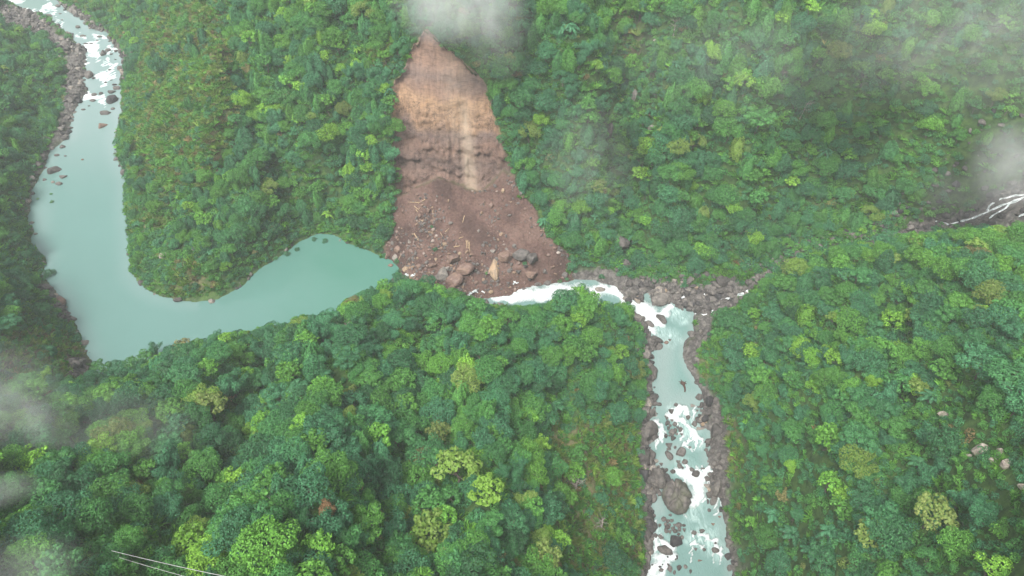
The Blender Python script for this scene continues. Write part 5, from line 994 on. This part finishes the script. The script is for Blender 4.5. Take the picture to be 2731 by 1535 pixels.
def cable(a, b, sag, r, lab):
    A = np.array([*U(a[0], a[1], a[2]), a[2]]); B = np.array([*U(b[0], b[1], b[2]), b[2]]); t = np.linspace(0, 1, 40)[:, None]; P = (B - A) * t; P[:, 2] -= (sag * 4 * t * (1 - t))[:, 0]
    V, Fq = tube(P, np.full(40, r), 6); o = link(bpy.data.objects.new('power_cable', mesh_np('power_cable', V, Fq, None, True, [M_CABLE]))); o.location = A; tag(o, lab, 'cable', 'power cables over the near slope')
cable((281,1385,105), (760,1486,128), 1.0, .055, 'upper of two pale power cables crossing the lower left treetops')
cable((300,1402,104), (700,1508,126), 1.0, .045, 'lower of two pale power cables crossing the lower left treetops')

def bare(u, v, h, lab, seed):
    rng = np.random.default_rng(seed); p, _ = hit(u, v); o = bpy.data.objects.new('bare_tree', None); link(o); o.location = (p.x, p.y, p.z - .5); parts = []; lean = np.array([rng.normal() * 1.5, rng.normal() * 1.2, h])
    tr = tube([(0, 0, -1), lean * .5 + [.3, 0, 0], lean], [.26, .18, .08], 6); link(bpy.data.objects.new('trunk', mesh_np('bare_trunk', *tr, None, True, [M_SNAG])), o)
    for k in range(16):
        a = rng.uniform(0, 6.28); t = rng.uniform(.4, 1); b = lean * t; l = h * rng.uniform(.2, .42); e = b + np.array([math.cos(a) * l, math.sin(a) * l, l * rng.uniform(.2, .9)]); m = (b + e) / 2 + rng.normal(size=3) * .25; parts.append(tube([b, m, e], [.09, .06, .03], 4))
        for _ in range(2): f = e + rng.normal(size=3) * l * .35; parts.append(tube([m, (m + f) / 2 + .1, f], [.05, .04, .02], 3))
    link(bpy.data.objects.new('branches', mesh_np('bare_branches', *join(parts), None, True, [M_SNAG])), o); return tag(o, lab, 'dead tree', 'leafless trees among the green crowns')
M_SNAG = mat_plain('grey_dead_wood', [(.3, (.20, .17, .15)), (.7, (.38, .34, .30))])
for k, (u, v, h, l) in enumerate([(1692,95,9,'leafless grey tree high on the slope right of the landslide'),(2010,300,9,'leafless tree below the wide flat-crowned tree on the far slope'),(2455,640,8,'leafless grey tree on the crest of the right-hand hill'),(1445,1235,8,'leafless twiggy tree on the lower right of the near slope'),
    (1030,1255,7,'leafless fallen-looking tree near the yellow-green spreading tree'),(690,1290,8,'leafless tree in a dark gap of the near slope'),(1510,1330,6,'small leafless tree on the grassy bank left of the river'),(880,840,8,'leafless grey tree near the lake shore ridge')]): bare(u, v, h, l, 700 + k)

# ------------------------------------------------------------------ air
HAZE = 0.00019
hb = bmesh.new(); bmesh.ops.create_cube(hb, size=1); hm = bpy.data.meshes.new('haze'); hb.to_mesh(hm); hb.free()
ho = link(bpy.data.objects.new('haze', hm)); x0, x1, y0, y1, z0, z1 = -740, 650, -160, 820, -22, 300; ho.location = ((x0 + x1) / 2, (y0 + y1) / 2, (z0 + z1) / 2); ho.scale = (x1 - x0, y1 - y0, z1 - z0)
m = bpy.data.materials.new('haze_air'); m.use_nodes = True; t_ = m.node_tree; t_.nodes.clear(); oo = t_.nodes.new('ShaderNodeOutputMaterial'); pv = t_.nodes.new('ShaderNodeVolumePrincipled')
pv.inputs['Color'].default_value = (.92, .95, .97, 1); pv.inputs['Density'].default_value = HAZE; t_.links.new(pv.outputs[0], oo.inputs['Volume']); hm.materials.append(m); tag(ho, 'thin damp haze filling the gorge', kind='stuff')
def mat_mist(dens):
    n = N('mist_wisp'); n.t.nodes.clear(); n.out = n.t.nodes.new('ShaderNodeOutputMaterial')
    o = n.objc(); ln = n.n('VectorMath', operation='LENGTH'); n.l(o, ln.inputs[0]); fall = n.math('SUBTRACT', 1.0, ln.outputs['Value'], clamp=True)
    fall = n.math('MULTIPLY', fall, 1.6); w = n.noise(.055, 5, .62, n.pos((1, 1, .7)), 1.2); w = n.math('MULTIPLY_ADD', w, 2.6, -.85, clamp=True)
    pv = n.n('VolumePrincipled'); pv.inputs['Color'].default_value = (.985, .99, .995, 1); n.l(n.math('MULTIPLY', n.math('MULTIPLY', fall, w), dens), pv.inputs['Density']); n.l(pv.outputs[0], n.out.inputs['Volume']); return n.m
MM = {}
def mist(u, v, gap, ru, rv, dep, dens, lab, rot=0):
    p, t = hit(u, v); k = 1 - gap / t; c = Vector((p.x * k, p.y * k, CAM_Z + (p.z - CAM_Z) * k)); d = PROJ(c.x, c.y, c.z)[2]
    if dens not in MM: MM[dens] = mat_mist(dens)
    V, Fq = ICO[3]; o = link(bpy.data.objects.new('mist', mesh_np('mist', V, Fq, None, True, [MM[dens]]))); o.location = c; o.scale = (ru * d / F, dep, rv * d / F); o.rotation_euler = (R(-45), 0, 0); tag(o, lab, kind='stuff'); return o
mist(1150, 5, 24, 190, 120, 16, .055, 'white mist drifting over the top of the landslide scar')
mist(1240, 90, 22, 130, 130, 12, .015, 'thin mist trailing right of the scar top')
mist(2545, 420, 22, 130, 120, 14, .042, 'white mist rising above the side cascade')
mist(2420, 490, 20, 140, 80, 12, .010, 'thin mist over the forest left of the side cascade')
mist(2480, 70, 26, 460, 260, 18, .013, 'broad thin mist in the upper right')
mist(1480, 400, 16, 150, 200, 12, .010, 'faint mist on the slope right of the landslide')
mist(1900, 150, 26, 450, 200, 18, .006, 'faint mist high on the far slope')
mist(-30, 1030, 22, 220, 200, 16, .022, 'mist at the left edge above the near slope')
mist(230, 1090, 20, 300, 140, 14, .015, 'thin mist drifting over the left treetops')
mist(-20, 1235, 22, 130, 50, 10, .025, 'small dense mist bank at the left edge')
mist(40, 1440, 22, 200, 100, 12, .018, 'thin mist in the lower left corner')
